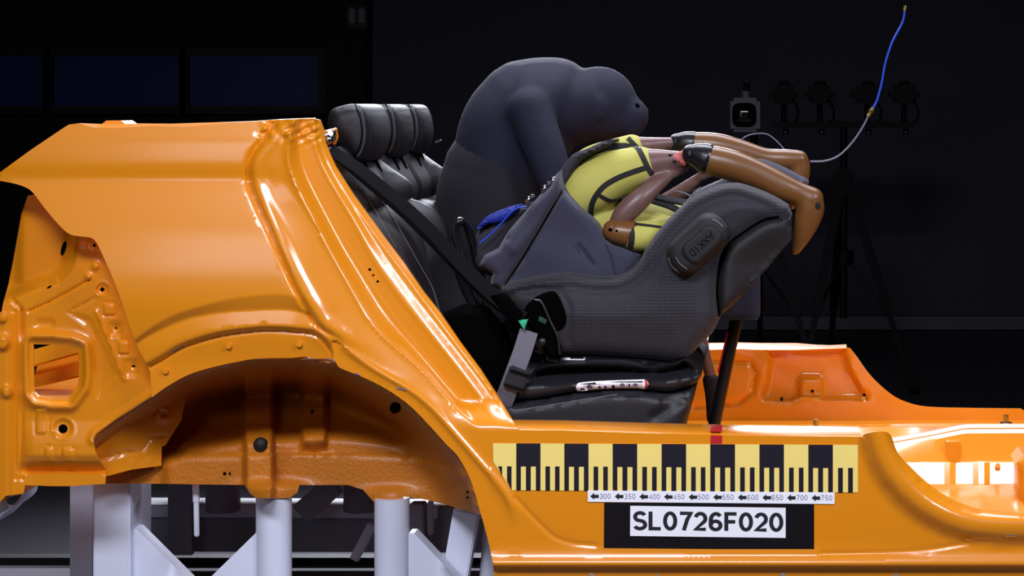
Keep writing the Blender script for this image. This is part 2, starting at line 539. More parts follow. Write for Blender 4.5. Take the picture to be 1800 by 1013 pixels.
M['cable_grey'] = mat('grey_cable', '#6a6a80', 0.4)
M['deck'] = mat('pale_grey_deck', '#5c5a63', 0.8, noise_s=4, noise_a=0.1)

def mesh_fabric():
    m = mat('charcoal_spacer_mesh', '#35333f', 0.75, sheen=0.1)
    nt = m.node_tree; b = nt.nodes['Principled BSDF']
    tc = nt.nodes.new('ShaderNodeTexCoord')
    v = nt.nodes.new('ShaderNodeTexVoronoi'); v.inputs['Scale'].default_value = 140; v.inputs['Randomness'].default_value = 0.1
    mp = nt.nodes.new('ShaderNodeMapping'); mp.inputs['Scale'].default_value = (1, 0.3, 1)
    nt.links.new(tc.outputs['Object'], mp.inputs[0]); nt.links.new(mp.outputs[0], v.inputs['Vector'])
    cr_ = nt.nodes.new('ShaderNodeValToRGB')
    cr_.color_ramp.elements[0].position = 0.1; cr_.color_ramp.elements[0].color = lin('#0b0a0d')
    cr_.color_ramp.elements[1].position = 0.5; cr_.color_ramp.elements[1].color = lin('#25232c')
    nt.links.new(v.outputs['Distance'], cr_.inputs[0]); nt.links.new(cr_.outputs[0], b.inputs['Base Color'])
    bp = nt.nodes.new('ShaderNodeBump'); bp.inputs['Strength'].default_value = 0.5; bp.inputs['Distance'].default_value = 0.002
    nt.links.new(v.outputs['Distance'], bp.inputs['Height']); nt.links.new(bp.outputs[0], b.inputs['Normal'])
    return m
M['mesh'] = mesh_fabric()
# ------------------------------------------------------------------ the hall
def struct(o): o['kind'] = 'structure'; return o
def plain(name, c, s, m, parent=None, bev=0, label=None):
    v, f = box_m(Vector(c), s, None, bev); return obj(name, v, f, m, parent, 40, label=label)
struct(plain('floor', (0, 5, -0.05), (34, 24, 0.1), M['floor']))
YB = 11.5
xs = PX(655, YB)            # edge where the lighter wall begins
struct(plain('wall_back', ((xs+16)/2, YB+0.1, 3.0), (16-xs, 0.2, 6.0), M['wall']))
struct(plain('baseboard_back', ((xs+16)/2, YB-0.04, 0.06), (16-xs, 0.07, 0.10), M['rail']))
struct(plain('wall_left', ((xs-17)/2-0.2, YB+0.6, 3.0), (17+xs-0.4, 0.2, 6.0), M['wall_dark']))
struct(plain('trim_1', (PX(617, YB), YB+0.05, 3.0), (PX(652, YB)-PX(582, YB), 0.5, 6.0), M['wall_dark']))
# the glazed strip on the left: three panes in dark frames
yw = YB+0.45
for i, (a, b) in enumerate(((-60, 80), (95, 318), (334, 562))):
    wn = struct(plain('window_%d' % (i+1), (PX((a+b)/2, yw), yw+0.01, (PZ(97, yw)+PZ(187, yw))/2),
                      (PX(b, yw)-PX(a, yw), 0.02, PZ(97, yw)-PZ(187, yw)), M['pane']))
    x0, x1, z0, z1 = PX(a, yw), PX(b, yw), PZ(187, yw), PZ(97, yw)
    for (cx, cz, sx, sz) in (((x0+x1)/2, z1+0.03, x1-x0+0.12, 0.06), ((x0+x1)/2, z0-0.03, x1-x0+0.12, 0.06),
                             (x0-0.03, (z0+z1)/2, 0.06, z1-z0), (x1+0.03, (z0+z1)/2, 0.06, z1-z0)):
        v, f = box_m(Vector((cx, yw-0.03, cz)), (sx, 0.09, sz)); obj('window_frame', v, f, M['frame'], wn)
# switch box on the pillar
b = thing('switch_box', 'small dark switch box with two plates high on the black pillar', 'switch box', P(628, 52, YB-0.26))
v, f = box_m(P(628, 30, YB-0.24), (0.16, 0.07, 0.18), None, 0.01); obj('box_body', v, f, M['frame'], b)
for du in (-9, 8):
    v, f = box_m(P(628+du, 28, YB-0.285), (0.045, 0.02, 0.11), None, 0.005); obj('plate', v, f, M['lamp_white'], b)

# ------------------------------------------------------------------ car body
car = thing('car_body', 'orange painted cut car body shell with open wheel arch and ruler on its sill', 'car body', (PX(900, 0.7), 0.7, 0.84))
Lr = [(551, 208), (562, 211), (568, 227), (572, 250), (580, 270), (590, 293), (605, 317), (623, 345), (651, 383), (677, 419), (709, 461), (745, 514), (773, 549), (809, 602), (844, 649), (876, 698), (903, 743)]
Ledge = Lr
top = [(0, 303), (55, 263), (110, 226), (121, 219), (140, 217.5), (167, 225), (205, 225), (269, 221), (326, 223), (400, 216), (449, 214), (477, 211)]
arch_r = cr([(592, 640), (600, 648), (644, 666), (682, 686), (721, 714), (759, 753), (783, 780), (806, 804), (828, 846), (843, 896), (858, 951), (867, 997), (871, 1045)], 4)
arch_l = cr([(267, 699), (295, 679), (334, 658), (385, 643), (449, 631), (513, 629.5)], 4)
lowq = cr([(0, 318), (26, 323), (46, 330), (59, 340), (77, 364), (103, 395), (123, 412), (144, 416), (162, 419), (172, 431), (185, 459), (195, 481), (213, 527), (226, 568), (244, 614), (257, 638), (264, 655)], 3)
rcut = cr([(1514, 768), (1522, 763), (1540, 759), (1558, 760), (1567, 768), (1578, 796), (1603, 824), (1630, 849), (1661, 871), (1697, 888), (1730, 897), (1800, 904), (1840, 908)], 3)
outline = top+Lr+[(907, 748), (913, 756.5), (985, 757.2), (1144, 762), (1300, 766)]+rcut+[(1840, 1045)]+arch_r[::-1]+[(585, 631), (554, 631), (536, 627)]+arch_l[::-1]+lowq[::-1]
AG = cr([(492, 200), (477, 219), (464, 242), (446, 263), (436, 283), (434, 304), (437, 324), (451, 360), (477, 417), (515, 503), (549, 560), (562, 580), (590, 596), (605, 612), (644, 640), (682, 663), (721, 686), (759, 717), (798, 761), (852, 823), (880, 856), (899, 887), (904, 914), (905, 960), (905, 1060)], 4)
Bl = cr([(522, 195), (510, 237), (501, 260), (501, 281), (510, 309), (523, 340), (544, 378), (564, 417), (581, 453), (613, 507), (638, 556), (670, 595), (720, 634), (759, 674), (794, 713), (837, 756)], 4)
Cl = cr([(536, 195), (526, 237), (528, 263), (538, 293), (554, 329), (580, 378), (601, 418), (620, 450), (649, 496), (691, 560), (738, 617), (773, 663), (816, 713), (850, 757)], 4)
Dl = cr([(552, 195), (550, 242), (556, 270), (574, 309), (595, 345), (618, 381), (636, 417), (659, 460), (702, 521), (745, 574), (791, 631), (837, 691), (880, 757)], 4)
El = cr([(560, 195), (563, 240), (570, 270), (590, 309), (612, 345), (649, 400), (709, 482), (773, 567), (830, 642), (887, 720), (898, 757)], 4)
Bl, Cl, Dl, El = even(Bl, 5, 17), even(Cl, 5, 15), even(Dl, 5, 15), even(El, 5, 11); AG = even(AG, 4, 9)
G1 = cr([(255, 646), (282, 632), (321, 609), (385, 589), (449, 580), (477, 579), (515, 581), (554, 587), (577, 609), (592, 640)], 4)
Ub = cr([(225, 612), (246, 590), (300, 556), (385, 530), (449, 520), (500, 519), (530, 528), (542, 548)], 4)
Lb = cr([(225, 625), (250, 598), (320, 564), (385, 550), (449, 545), (510, 545), (548, 555)], 4)
CR1 = cr([(906, 876), (956, 928), (990, 951), (1060, 960), (1200, 966), (1360, 974), (1600, 969), (1700, 955)], 4)
R1 = cr([(1542, 762), (1553, 800), (1578, 842), (1622, 885), (1680, 915), (1740, 926), (1850, 930)], 5)
YQ = np.array(cr(list(zip([195, 215, 250, 288, 308, 317, 326, 345, 400, 460, 520, 560, 600, 640, 700], [.050, .042, .031, .027, .030, .0305, .027, .019, .001, -.012, -.017, -.014, -.007, 0, 0])), 8))
def yq(v): return np.interp(v, YQ[:, 0], YQ[:, 1])
def main_y(u, v):
    u = np.asarray(u); v = np.asarray(v)
    S = []
    for L in (AG, Bl, Cl, Dl, El, Ledge):
        d, s = pdist(u, v, L); S.append(d*s)
    yl = yq(v)
    # quarter: dark band above the arch turns down, then flares out again
    du, su = pdist(u, v, Ub); dl, sl = pdist(u, v, Lb)
    t = np.clip((-su*du)/(np.abs(du)+np.abs(dl)+1e-6), 0, 1)
    inb = (su < 0) & (u < 556)
    band = np.where(inb, np.where(sl > 0, t, 1.0), 0.0)*0.012
    g, gs = pdist(u, v, G1)
    flare = np.where(inb & (sl < 0), -0.010*np.clip(dl/30, 0, 1), 0)
    below = (gs < 0) & (u < 600) & (v > 570)
    arch = band+flare
    left = yl+arch*sstep(562, 545, u)
    gu = sstep(596, 578, u)*(v > 570)
    left = left+0.016*sstep(-3, 4, -gs*g)*gu+0.007*np.exp(-((g-1)/3.5)**2)*gu
    grA = np.exp(-(S[0]/4)**2)*0.008*sstep(600, 570, v)
    left = left+grA
    f = sstep(757, 700, v)
    # pillar
    ks = [0, .016, .047, .049, .064, .074]
    lower = sstep(575, 620, v)
    y = left.copy()
    for k in range(5):
        a, b = S[k], S[k+1]
        t = np.clip(np.maximum(a, 0)/(np.maximum(a, 0)+np.maximum(-b, 0)+1e-6), 0, 1)
        m = (a >= 0) & ((b < 0) | (k == 4))
        tt = t*t*(3-2*t) if k in (1, 3) else t
        val = ks[k]+(ks[k+1]-ks[k])*tt
        if k == 0:
            ba = np.exp(-((a-15)/9)**2)*-0.007*sstep(2, 8, a)
            val = 0.018*t**1.5+ba*(1-lower)
            yy = yl*(1-t)+val*f+grA-0.006*np.exp(-(S[0]/6)**2)*sstep(600, 625, v)
        else: yy = val*f
        y = np.where(m, yy, y)
    for k, (am, wd_) in enumerate(((.0025, 6), (.0014, 4), (.0014, 4), (.001, 3))):
        y = y-am*np.exp(-(S[k+1]/wd_)**2)*f*(u > 480)
    y = np.where((S[0] < 0) & (v > 600) & (u > 584), -0.006*np.exp(-(S[0]/6)**2)*sstep(600, 625, v), y)
    # upper end of the pillar is crumpled where the roof was cut off
    y += 0.006*np.sin(u*0.21+v*0.13)*np.sin(v*0.3)*np.exp(-((v-232)/16)**2)*((u > 455) & (u < 562))
    # sill
    ys = np.interp(v, [757, 960, 976, 984, 990, 995, 999, 1003, 1050], [0, 0, -.003, -.009, -.013, -.012, .010, .014, .016])
    y = np.where((u > 862) & (v > 757), ys+np.where(S[0] < 30, -0.007*np.exp(-(S[0]/9)**2)*sstep(930, 880, v), 0), y)
    d1, s1 = pdist(u, v, CR1); y += np.where(u > 862, 0.0025*np.exp(-(d1/4)**2), 0)*((u < 1050) | (u > 1440))
    dr, sr = pdist(u, v, R1)
    y -= np.where(u > 1490, 0.026*np.sqrt(np.clip(1-(dr/24)**2, 0, 1)), 0)
    y += np.where((u > 1490) & (sr > 0) & (dr > 18), 0.02*sstep(18, 34, dr), 0)
    d0, _ = pdist(u, v, [(1514, 768), (1530, 810), (1542, 835), (1578, 879), (1606, 903), (1647, 929), (1700, 949), (1744, 956), (1850, 966)])
    y -= np.where(u > 1490, 0.004*np.exp(-(d0/3)**2), 0)
    return y
slot = [(1768, 941), (1786, 941), (1786, 943.5), (1768, 943.5)]
slots = [slot, disc(1040, 1011, 5, 8, 3), disc(1376, 1011, 6, 8, 3), disc(1575, 1012, 5, 8, 3), disc(1155, 1011, 3, 8, 2)]
sheet('side_panel', outline, main_y, M['paint'], car, holes=slots, sp=9, fine=(AG, Bl, Cl, Dl, El, G1, Ub, Lb, [(860, 990), (1840, 1000)], R1, CR1), fsp=3.0, fw=10, thick=0.004, sharp=60)

def loft(name, rows, m, parent, thick=0.003, sharp=40, label=None):
    n = len(rows[0]); V = [p for r in rows for p in r]; Fc = []
    for i in range(len(rows)-1):
        for k in range(n-1): Fc.append((i*n+k, i*n+k+1, (i+1)*n+k+1, (i+1)*n+k))
    if thick: V, Fc = thicken(V, Fc, thick)
    return obj(name, V, Fc, m, parent, sharp, label=label)
tp = [(121, 219), (140, 217.5), (167, 225), (205, 225), (269, 221), (326, 223), (400, 216), (449, 214), (500, 210), (555, 208)]
tq = [(121, 219), (140, 216.5), (178, 218), (205, 218), (240, 217), (300, 217.5), (382, 215), (449, 212.5), (500, 209), (555, 207)]
loft('roof_flange', [[P(a, b+0.5, 0.046) for a, b in tp], [P(a, b, 0.060) for a, b in tq], [P(a, b+1, 0.24) for a, b in tq], [P(a, b+14, 0.26) for a, b in tq]], M['paint'], car, sharp=12)
v, f = puff('x', [(178, 219), (187, 212), (213, 212), (222, 219)], 0.10, 0.18, 0.004, None, build=False, sp=8); obj('flange_tab', v, f, M['paint'], car)
# door opening return flange along the pillar edge
loft('door_opening_flange', [[P(a, b, 0.078*float(sstep(757, 700, b))+0.001) for a, b in Lr], [P(a+2, b, 0.13) for a, b in Lr], [P(a-30, b, 0.17) for a, b in Lr]], M['paint'], car)
# sill top: a level strip behind the face
st = [(840, 756), (913, 756.3), (985, 757), (1144, 761.8), (1300, 765.8), (1514, 767.8)]
def back_same_z(u, v, y0, y1): q = P(u, v, y0); return Vector((q.x, y1, q.z))
loft('sill_top', [[P(a, b, 0.002) for a, b in st], [P(a, b, 0.008)+Vector((0, 0, .004)) for a, b in st], [back_same_z(a, b, 0, 0.11)+Vector((0, 0, .004)) for a, b in st], [back_same_z(a, b, 0, 0.125)+Vector((0, 0, -.14)) for a, b in st]], M['paint'], car)

# rear corner panel under the lifted quarter
rp = [(49, 344), (38, 375), (28, 431), (23, 459), (15, 499), (5, 535), (3, 548), (-25, 556), (-25, 884), (0, 883), (10, 872), (41, 868), (44, 853), (90, 855), (128, 855), (150, 853), (185, 851), (186, 827), (177, 814), (167, 793), (164, 773), (169, 763), (205, 737), (231, 721), (257, 704), (268, 697), (290, 682), (280, 655), (262, 645), (240, 590), (215, 500), (190, 430), (170, 405), (120, 395), (75, 340)]
sq = [(58.5, 605.5), (90, 606), (123, 609), (137, 614), (139, 640), (139, 660), (136, 678), (120, 701), (90, 700), (67, 696), (60, 688), (59, 650)]
PADS = [(rrect(180, 532, 203, 556, 5), -.004), (rrect(192, 566, 214, 592, 5), .005), (rrect(206, 598, 228, 624, 5), -.004), (rrect(219, 632, 243, 662, 6), .005),
        (rrect(77, 785, 94, 815, 3), -.004), (rrect(108, 786, 130, 815, 3), -.004), (rrect(62, 718, 84, 765, 5), -.004), (rrect(126, 418, 158, 432, 4), .003),
        ([(118, 548), (160, 560), (205, 660), (180, 690), (172, 700), (165, 600), (150, 572)], .004), (rrect(86, 484, 104, 500, 4), -.005), (rrect(62, 562, 95, 576, 5), .004)]
BOSS = [(180, 509, 12, .006), (111, 754, 19, .006), (166, 431, 9, .004), (12, 690, 11, -.012), (3, 560, 9, -.012), (3, 603, 15, -.015), (168, 468, 7, -.008), (155, 487, 6, -.007), (235, 644, 7, .003), (204, 577, 7, .004)]
Hs = cr([(140, 400), (134, 440), (130, 468), (108, 495), (60, 512), (12, 532), (-30, 540)], 4)
def rear_y(u, v):
    y = np.full(len(u), .075)
    d, s = pdist(u, v, Hs); up = (s < 0)
    # the pocket lies on the upper-left side of the line
    y += np.where((v < 560), 0.055*sstep(-3, 26, np.where(s < 0, d, -d)), 0)
    y += .02*sstep(45, 20, u)*(v < 500)
    for x0, wd, h in ((27, 3, .004), (38, 3, .006)): y += h*np.exp(-((u-x0)/wd)**2)*((v > 545) & (v < 845))
    y -= .012*sstep(27, 10, u)*((v > 550))
    g, _ = pdist(u, v, [(50, 548), (90, 530), (130, 508), (158, 492)]); y += .007*np.exp(-(g/1.8)**2)
    g, _ = pdist(u, v, [(128, 545), (168, 524)]); y += .004*np.exp(-(g/2)**2)
    g, _ = pdist(u, v, [(169, 548), (195, 610), (218, 668)]); y -= .005*np.exp(-(g/3)**2)
    g, _ = pdist(u, v, sq, True); y -= .016*np.exp(-((g-15)/8)**2)
    g, _ = pdist(u, v, [(20, 525), (38, 545), (40, 600)]); y += .005*np.exp(-(g/3)**2)
    for poly, h in PADS:
        g, _ = pdist(u, v, poly, True); ins = inside(u, v, poly)
        y += np.where(ins, h*sstep(0, 4, g), 0)+np.abs(h)*0.5*np.exp(-(g/1.6)**2)
    for a, b, r, h in BOSS:
        q = np.hypot(u-a, v-b); y += h*sstep(r, r*.6, q)-np.abs(h)*.25*np.exp(-((q-r)/2)**2)
    e, _ = pdist(u, v, [(164, 773), (169, 763), (205, 737), (257, 704), (290, 682)]); y -= .006*np.exp(-((e-4)/5)**2)
    # lower edge: bulges out, tucks under, then a lip
    wv = sstep(25, 60, u)
    y += wv*np.interp(v, [740, 780, 800, 812, 828, 834, 860], [0, -.010, -.012, -.004, .030, .010, .008])
    return y
rear_holes = [sq]
rcp = sheet('rear_corner_panel', rp, rear_y, M['paint'], car, holes=rear_holes, sp=3.3, thick=0.004, sharp=60)
rt = bvh(rcp)
for q in (disc(111, 754, 8, 14), disc(112, 437, 4, 12, 13, 0.28), [(175.5, 509), (180, 504.5), (184.5, 509), (180, 513.5)], disc(166, 431.5, 2.8, 8), disc(235, 644, 3.5, 8, 1.8), disc(204, 577, 2, 8), disc(87, 505, 5, 8, 1.5, -.5)): patch('panel_hole', rt, q, M['hole'], car, .001, 3, .08)
# lower orange bracket under the corner
v, f = puff('x', [(-20, 850), (44, 852), (42, 866), (28, 872), (12, 862), (0, 884), (-20, 884)], 0.10, 0.22, .006, None, build=False, sp=6); obj('corner_bracket', v, f, M['paint'], car)

# wheel house
wh = cr([(150, 720), (200, 670), (290, 640), (440, 600), (590, 605), (700, 660), (790, 740), (850, 830), (885, 900)], 5)+[(890, 930), (846, 906), (782, 887), (751, 879), (709, 873), (706, 888), (690, 890), (662, 888), (650, 875), (638, 861), (611, 853), (526, 853), (523, 866), (510, 875), (480, 877), (449, 875), (440, 868), (430, 853), (257, 850.5), (160, 850)]
lip = [(164, 773), (205, 737), (257, 704), (295, 679), (334, 658), (385, 643), (449, 631), (520, 629), (592, 640), (644, 666), (682, 686), (721, 714), (759, 753), (806, 804), (828, 846), (843, 896), (855, 940)]
RL = cr([(140, 806), (285, 792), (330, 770), (420, 757), (520, 752), (600, 748), (700, 760), (780, 788), (870, 840)], 4)
def wh_y(u, v):
    d, s = pdist(u, v, lip)
    ins = (s < 0)
    y = .10+.32*np.where(ins, sstep(0, 70, d)**.8, 0)-.078*sstep(330, 420, u)*sstep(25, 0, d)
    r, rs = pdist(u, v, RL)
    y += .14*np.where(ins, sstep(10, 80, d), 0)*sstep(740, 670, v)
    y -= .15*sstep(-22, 30, -rs*r)*np.where(ins, sstep(0, 70, d), 0)
    y -= .02*sstep(-3, 4, v-np.interp(u, [285, 430, 520, 700, 800, 860], [801, 800, 797, 800, 822, 850]))*sstep(280, 300, u)
    for a, b, c in ((455, 24, .075), (552, 20, .05)):
        y -= c*sstep(b+6, b-4, np.abs(u-a))*sstep(640, 680, v)*(1 if a == 455 else sstep(800, 760, v))
    g = np.hypot(u-695, v-717); y -= .02*np.exp(-((g-20)/5)**2)*.5
    y -= .05*np.exp(-((u-480)/50)**2)*sstep(840, 860, v)+.03*np.exp(-((u-685)/40)**2)*sstep(850, 870, v)
    return y
whp = sheet('wheel_house', wh, wh_y, M['shaded_sealer'], car, fine=([(431, 640), (431, 870)], [(479, 640), (479, 870)], [(532, 640), (532, 800)], [(572, 640), (572, 800)], RL), fsp=3.2, fw=10, sp=7, thick=0.004, sharp=60)
tw = bvh(whp)
for a, b, r, rv in ((695, 717, 10, 10), (395, 833, 3, 3), (404, 833, 1.6, 3), (549, 724, 3, 3), (822, 865, 2, 2), (822, 875, 2, 2)): patch('drain_hole', tw, disc(a, b, r, 12, rv), M['hole'], car, .001, 3, .4)
v, f = ell_m(hit(tw, 458, 782, 0.0)[0], 13*px(.2), .012, 13*px(.2)); obj('rubber_plug', v, f, M['plastic_dark'], car, label='black rubber plug')
le = [(160, 790), (163, 770), (205, 735), (262, 698), (330, 680), (318, 740), (305, 760), (296, 775), (290, 784), (284, 785), (283.5, 819), (231, 826), (186, 838), (172, 806)]
def le_y(u, v):
    y = .165+.07*sstep(170, 300, u)+.02*((u-200)/80)**2
    for a, b in ((210, 739), (287, 729)):
        q = np.hypot(u-a, v-b); y -= .012*sstep(15, 11, q)-.010*sstep(8, 4, q)
    g, _ = pdist(u, v, [(180, 807), (215, 797), (250, 792), (262, 770), (290, 768)]); y += .007*np.exp(-(g/3)**2)
    for a, b in ((233, 813), (263, 811)): y -= .004*np.exp(-((np.hypot(u-a, v-b))/4)**2)
    return y
sheet('wheel_house_extension', le, le_y, M['paint'], car, sp=5, thick=0.003, sharp=60)
# small bolts and clips on the arch flange
for a, b in ((403, 608), (527, 605), (292, 652)):
    c = P(a, b, float(main_y(np.array([a]), np.array([b]))[0])-.001)
    v, f = cyl_m(c, c+Vector((0, -.006, 0)), 5*px(0), 12); obj('arch_clip', v, f, M['paint'], car)
# underbody and inner floor of the boot
zb = PZ(846, .3)
v, f = box_m(Vector(((PX(-40, 0)+PX(880, 0))/2, 1.0, zb)), (PX(880, 0)-PX(-40, 0), 1.0, .02)); obj('underbody', v, f, M['shaded_sealer'], car)
x0 = PX(0, .3)
loft('boot_floor', [[Vector((x, .22, PZ(720, .22))) for x in np.linspace(x0, x0+.19, 4)], [Vector((x, .50, PZ(678, .5))) for x in np.linspace(x0, x0+.19, 4)],
     [Vector((x, .60, PZ(622, .6))) for x in np.linspace(x0, x0+.19, 4)], [Vector((x, .9, PZ(618, .9)+.02*k)) for k, x in enumerate(np.linspace(x0, x0+.19, 4))],
     [Vector((x, 1.4, PZ(612, 1.4)+.02*k)) for k, x in enumerate(np.linspace(x0, x0+.19, 4))]], M['paint'], car)
for a_, b_, w_ in (((44, 634), (152, 604), .07), ((60, 662), (152, 640), .09)):
    v, f = beam_m(P(*a_, .44), P(*b_, .44), .005, w_, side=Vector((0, .85, .52))); obj('floor_flange', v, f, M['paint'], car)
# ------------------ far side and floor on the right
YF = 1.45
fo = [(1195, 745), (1195, 616), (1300, 614), (1400, 615), (1457, 613), (1488, 611.5)]+cr([(1494, 612), (1507, 628), (1531, 661), (1566, 693), (1596, 708), (1632, 715.5), (1700, 717.5), (1786, 718.5), (1795, 719), (1815, 732)], 4)+[(1830, 745)]
POCK = [(1337, 612), (1347, 612), (1349, 640), (1344, 675), (1336, 694), (1342, 706), (1365, 709), (1396, 709), (1398, 704), (1450, 706), (1520, 707), (1530, 700), (1518, 683), (1500, 655), (1487, 615), (1492, 608)]
def far_y(u, v):
    y = np.full(len(u), YF)
    g, _ = pdist(u, v, POCK, True); ins = inside(u, v, POCK)
    y += np.where(ins, .035*sstep(0, 9, g), 0)
    g, _ = pdist(u, v, [(1215, 636), (1280, 634), (1318, 638), (1328, 655), (1322, 690), (1300, 708), (1220, 716)]); y += .012*np.exp(-(g/3.5)**2)
    p2 = rrect(1402, 660, 1448, 706, 8); g, _ = pdist(u, v, p2, True); y -= np.where(inside(u, v, p2), .018*sstep(0, 7, g), 0)
    y += .0012*np.sin(u*.05)*np.sin(v*.07)
    for a, b in ((1428, 688), (1519, 695)):
        q = np.hypot(u-a, v-b); y += .006*np.exp(-((q-7)/3)**2)
    y += .02*sstep(728, 716, v)*0
    return y
sheet('far_sill', fo, far_y, M['paint'], car, holes=[disc(1374, 702, 2.5, 8, 4), disc(1428, 688, 3, 10), disc(1519, 695, 3, 10)], sp=6, thick=0.004, sharp=60)
fe = [(1195, 616), (1300, 614), (1340, 615), (1400, 615), (1457, 613), (1488, 611.5)]
loft('far_sill_top', [[P(a, b, YF-.002) for a, b in fe], [P(a, b-6-(4 if a < 1430 else 0), YF+.06) for a, b in fe], [P(a, b-8-(4 if a < 1430 else -3), YF+.2) for a, b in fe], [P(a, b+60, YF+.22) for a, b in fe]], M['paint'], car)
# floor pan, tunnel side and tunnel top, rear to front
us = np.linspace(1180, 1840, 67)
def tun(u): return float(np.interp(u, [1180, 1500, 1572, 1635, 1697, 1840], [782, 778, 770, 758.5, 746, 745.5]))
def bead(u): return 1 if (1660 < u < 1676 or 1713 < u < 1731) else 0
rows = []
for (vv, y, db) in ((930, .13, 0), (905, .20, 0), (880, .31, .006), (853, .435, .008), (850, .441, .008), (813, .497, .006), (811, .503, .0), (800, .515, 0)):
    k = [vv+(0 if vv > 812 else (1640-min(u, 1640))*.055) for u in us]
    rows.append([P(u, kv, y-db*bead(u)) for u, kv in zip(us, k)])
rows.append([P(u, tun(u)+16, .545) for u in us])
rows.append([P(u, tun(u)+9, .557) for u in us])
rows.append([P(u, tun(u)+6.5, .558) for u in us])
rows.append([P(u, tun(u), .569) for u in us])
rows.append([P(u, tun(u)+.5, .70) for u in us])
rows.append([P(u, max(745.5, tun(u)-2), .98) for u in us])
rows.append([P(u, 752, 1.02) for u in us])
rows.append([P(u, 750, 1.30) for u in us])
rows.append([P(u, 745.5, 1.32) for u in us])
rows.append([P(u, 744, 1.40) for u in us])
rows.append([P(u, 738.5, YF+.005) for u in us])
loft('floor_pan', rows, M['paint'], car, sharp=14)
# strengthening ribs and holes on the tunnel side
v, f = puff('x', rrect(1664, 777, 1688, 812, 2), .505, .57, .002, None, build=False, sp=6); obj('tunnel_rib', v, f, M['paint'], car)
v, f = puff('x', [(1786, 815), (1800, 800), (1835, 800), (1835, 905), (1792, 905), (1793, 830)], .30, .42, .01, None, build=False, sp=9); obj('seat_bracket', v, f, M['paint'], car)
c = P(1753, 822, .49); v, f = cyl_m(c, c+Vector((0, -.012, .006)), .006, 8); obj('floor_stud', v, f, M['paint'], car)
for (a, b, y) in ((1434, 748, .9), (1768, 741, .9)):
    q = P(a, b, y); s_ = px(y)
    m1 = cyl_m(q-Vector((0, 0, .002)), q+Vector((0, 0, .015)), 5.5*s_, 6); m2 = cyl_m(q-Vector((0, 0, 4*s_)), q-Vector((0, 0, .002)), 11*s_, 14)
    v, f = join(m1, m2); obj('floor_bolt', v, f, M['metal'], car, label='bright steel bolt')
    v, f = box_m(q-Vector((.0, 0, .035)), (.08, .06, .05), None, .004); obj('bolt_pad', v, f, M['paint'], car)
for a, b_ in ((1330, 1412), (1473, 1560)):
    v, f = beam_m(P(a, 752, 1.28), P(b_, 752, 1.28), .006, .012, side=Vector((0, 1, 0))); obj('floor_bead', v, f, M['paint'], car)

# ---- flat film on the sill
def flat(name, x0, y0, x1, y1, m, parent, lift, poly=None, label=None, th=.0006):
    q = poly or [(x0, y0), (x1, y0), (x1, y1), (x0, y1)]
    n = len(q)
    vs = [P(a, b, -lift) for a, b in q]+[P(a, b, -lift+th) for a, b in q]
    fs = [tuple(range(n)), tuple(range(2*n-1, n-1, -1))]+[(i, i+n, (i+1) % n+n, (i+1) % n) for i in range(n)]
    return obj(name, vs, fs, m, parent, 0, smooth=False, label=label)
def rl(u): return 779.5+(u-868)*.0045    # ruler's top line
def rb(u): return 862+(u-868)*.0065
edges = [866, 907.5, 950, 992, 1034.5, 1077, 1120, 1163, 1206, 1248.5, 1292, 1335, 1378, 1421, 1464, 1508]
rs = flat('ruler_sticker', 0, 0, 0, 0, M['ruler_yellow'], car, .0016, [(866.5, rl(866)), (1508, rl(1508)), (1508, rb(1508)), (900, rb(900)), (867, 812)], label='yellow and black checked ruler film along the sill')
def split(u): return 820+(u-868)*.005
for i in range(15):
    a, b = edges[i], edges[i+1]; w5 = (b-a)/5
    if i % 2 == 1:
        flat('ruler_block', 0, 0, 0, 0, M['ruler_black'], rs, .0022, [(a, rl(a)), (b, rl(b)), (b, split(b)), (a, split(a))])
        bars = [(a, a+w5*.95), (a+w5*2, a+w5*3), (a+w5*4.05, b)]
    else: bars = [(a+w5*1.05, a+w5*2.0), (a+w5*3.05, a+w5*4.0)]
    for c, d in bars:
        if i == 0 and c < 890: q = [(875.5, split(c)), (d, split(c)), (d, 838)]
        elif i == 0: q = [(c, split(c)), (d, split(c)), (d, rb(d)), (899, rb(899)), (c, 846)]
        else: q = [(c, split(c)-.3), (d, split(d)-.3), (d, rb(d)), (c, rb(c))]
        flat('ruler_bar', 0, 0, 0, 0, M['ruler_black'], rs, .0022, q)
tb = flat('black_tape', 0, 0, 0, 0, M['tape_black'], car, .0011, [(1062, 884), (1431, 886), (1431, 967.5), (1061.5, 964)], label='black tape backing the test number')
nl = flat('number_strip', 0, 0, 0, 0, M['white_film'], car, .0026, [(1033, 862.5), (1467, 866), (1467, 886.5), (1033, 882.5)], label='white strip of arrows and distances')
tl = flat('test_number_label', 0, 0, 0, 0, M['white_film'], car, .0024, [(1108, 889.5), (1381, 893), (1381, 946), (1107.5, 942.5)], label='white label with a black test number')
def lettering(name, s, x0, y0, x1, y1, m, parent, lift, bold=0, slope=0):
    V, Fc = text_m(s, bold)
    vs = [P(x0+a*(x1-x0), y1+(y0-y1)*b+slope*a, -lift-(.0003 if c > .5 else 0)) for a, b, c in V]
    return obj(name, vs, Fc, m, parent, 0, smooth=False)
lettering('lettering', 'SL0726F020', 1113, 898.5, 1377, 932.5, M['ink'], tl, .0032, .185, 3.2)
for k in range(10):
    x = 1037.5+43.25*k; y = 872.6+.34*k
    flat('arrow', 0, 0, 0, 0, M['ink'], nl, .0033, [(x, y), (x+7, y-6), (x+7, y-2.6), (x+15, y-2.6), (x+15, y+3.2), (x+7, y+3.2), (x+7, y+6)])
    lettering('figures', str(300+50*k), x+16.5, y-4.6, x+36, y+4.6, M['ink_grey'], nl, .0033, .09)
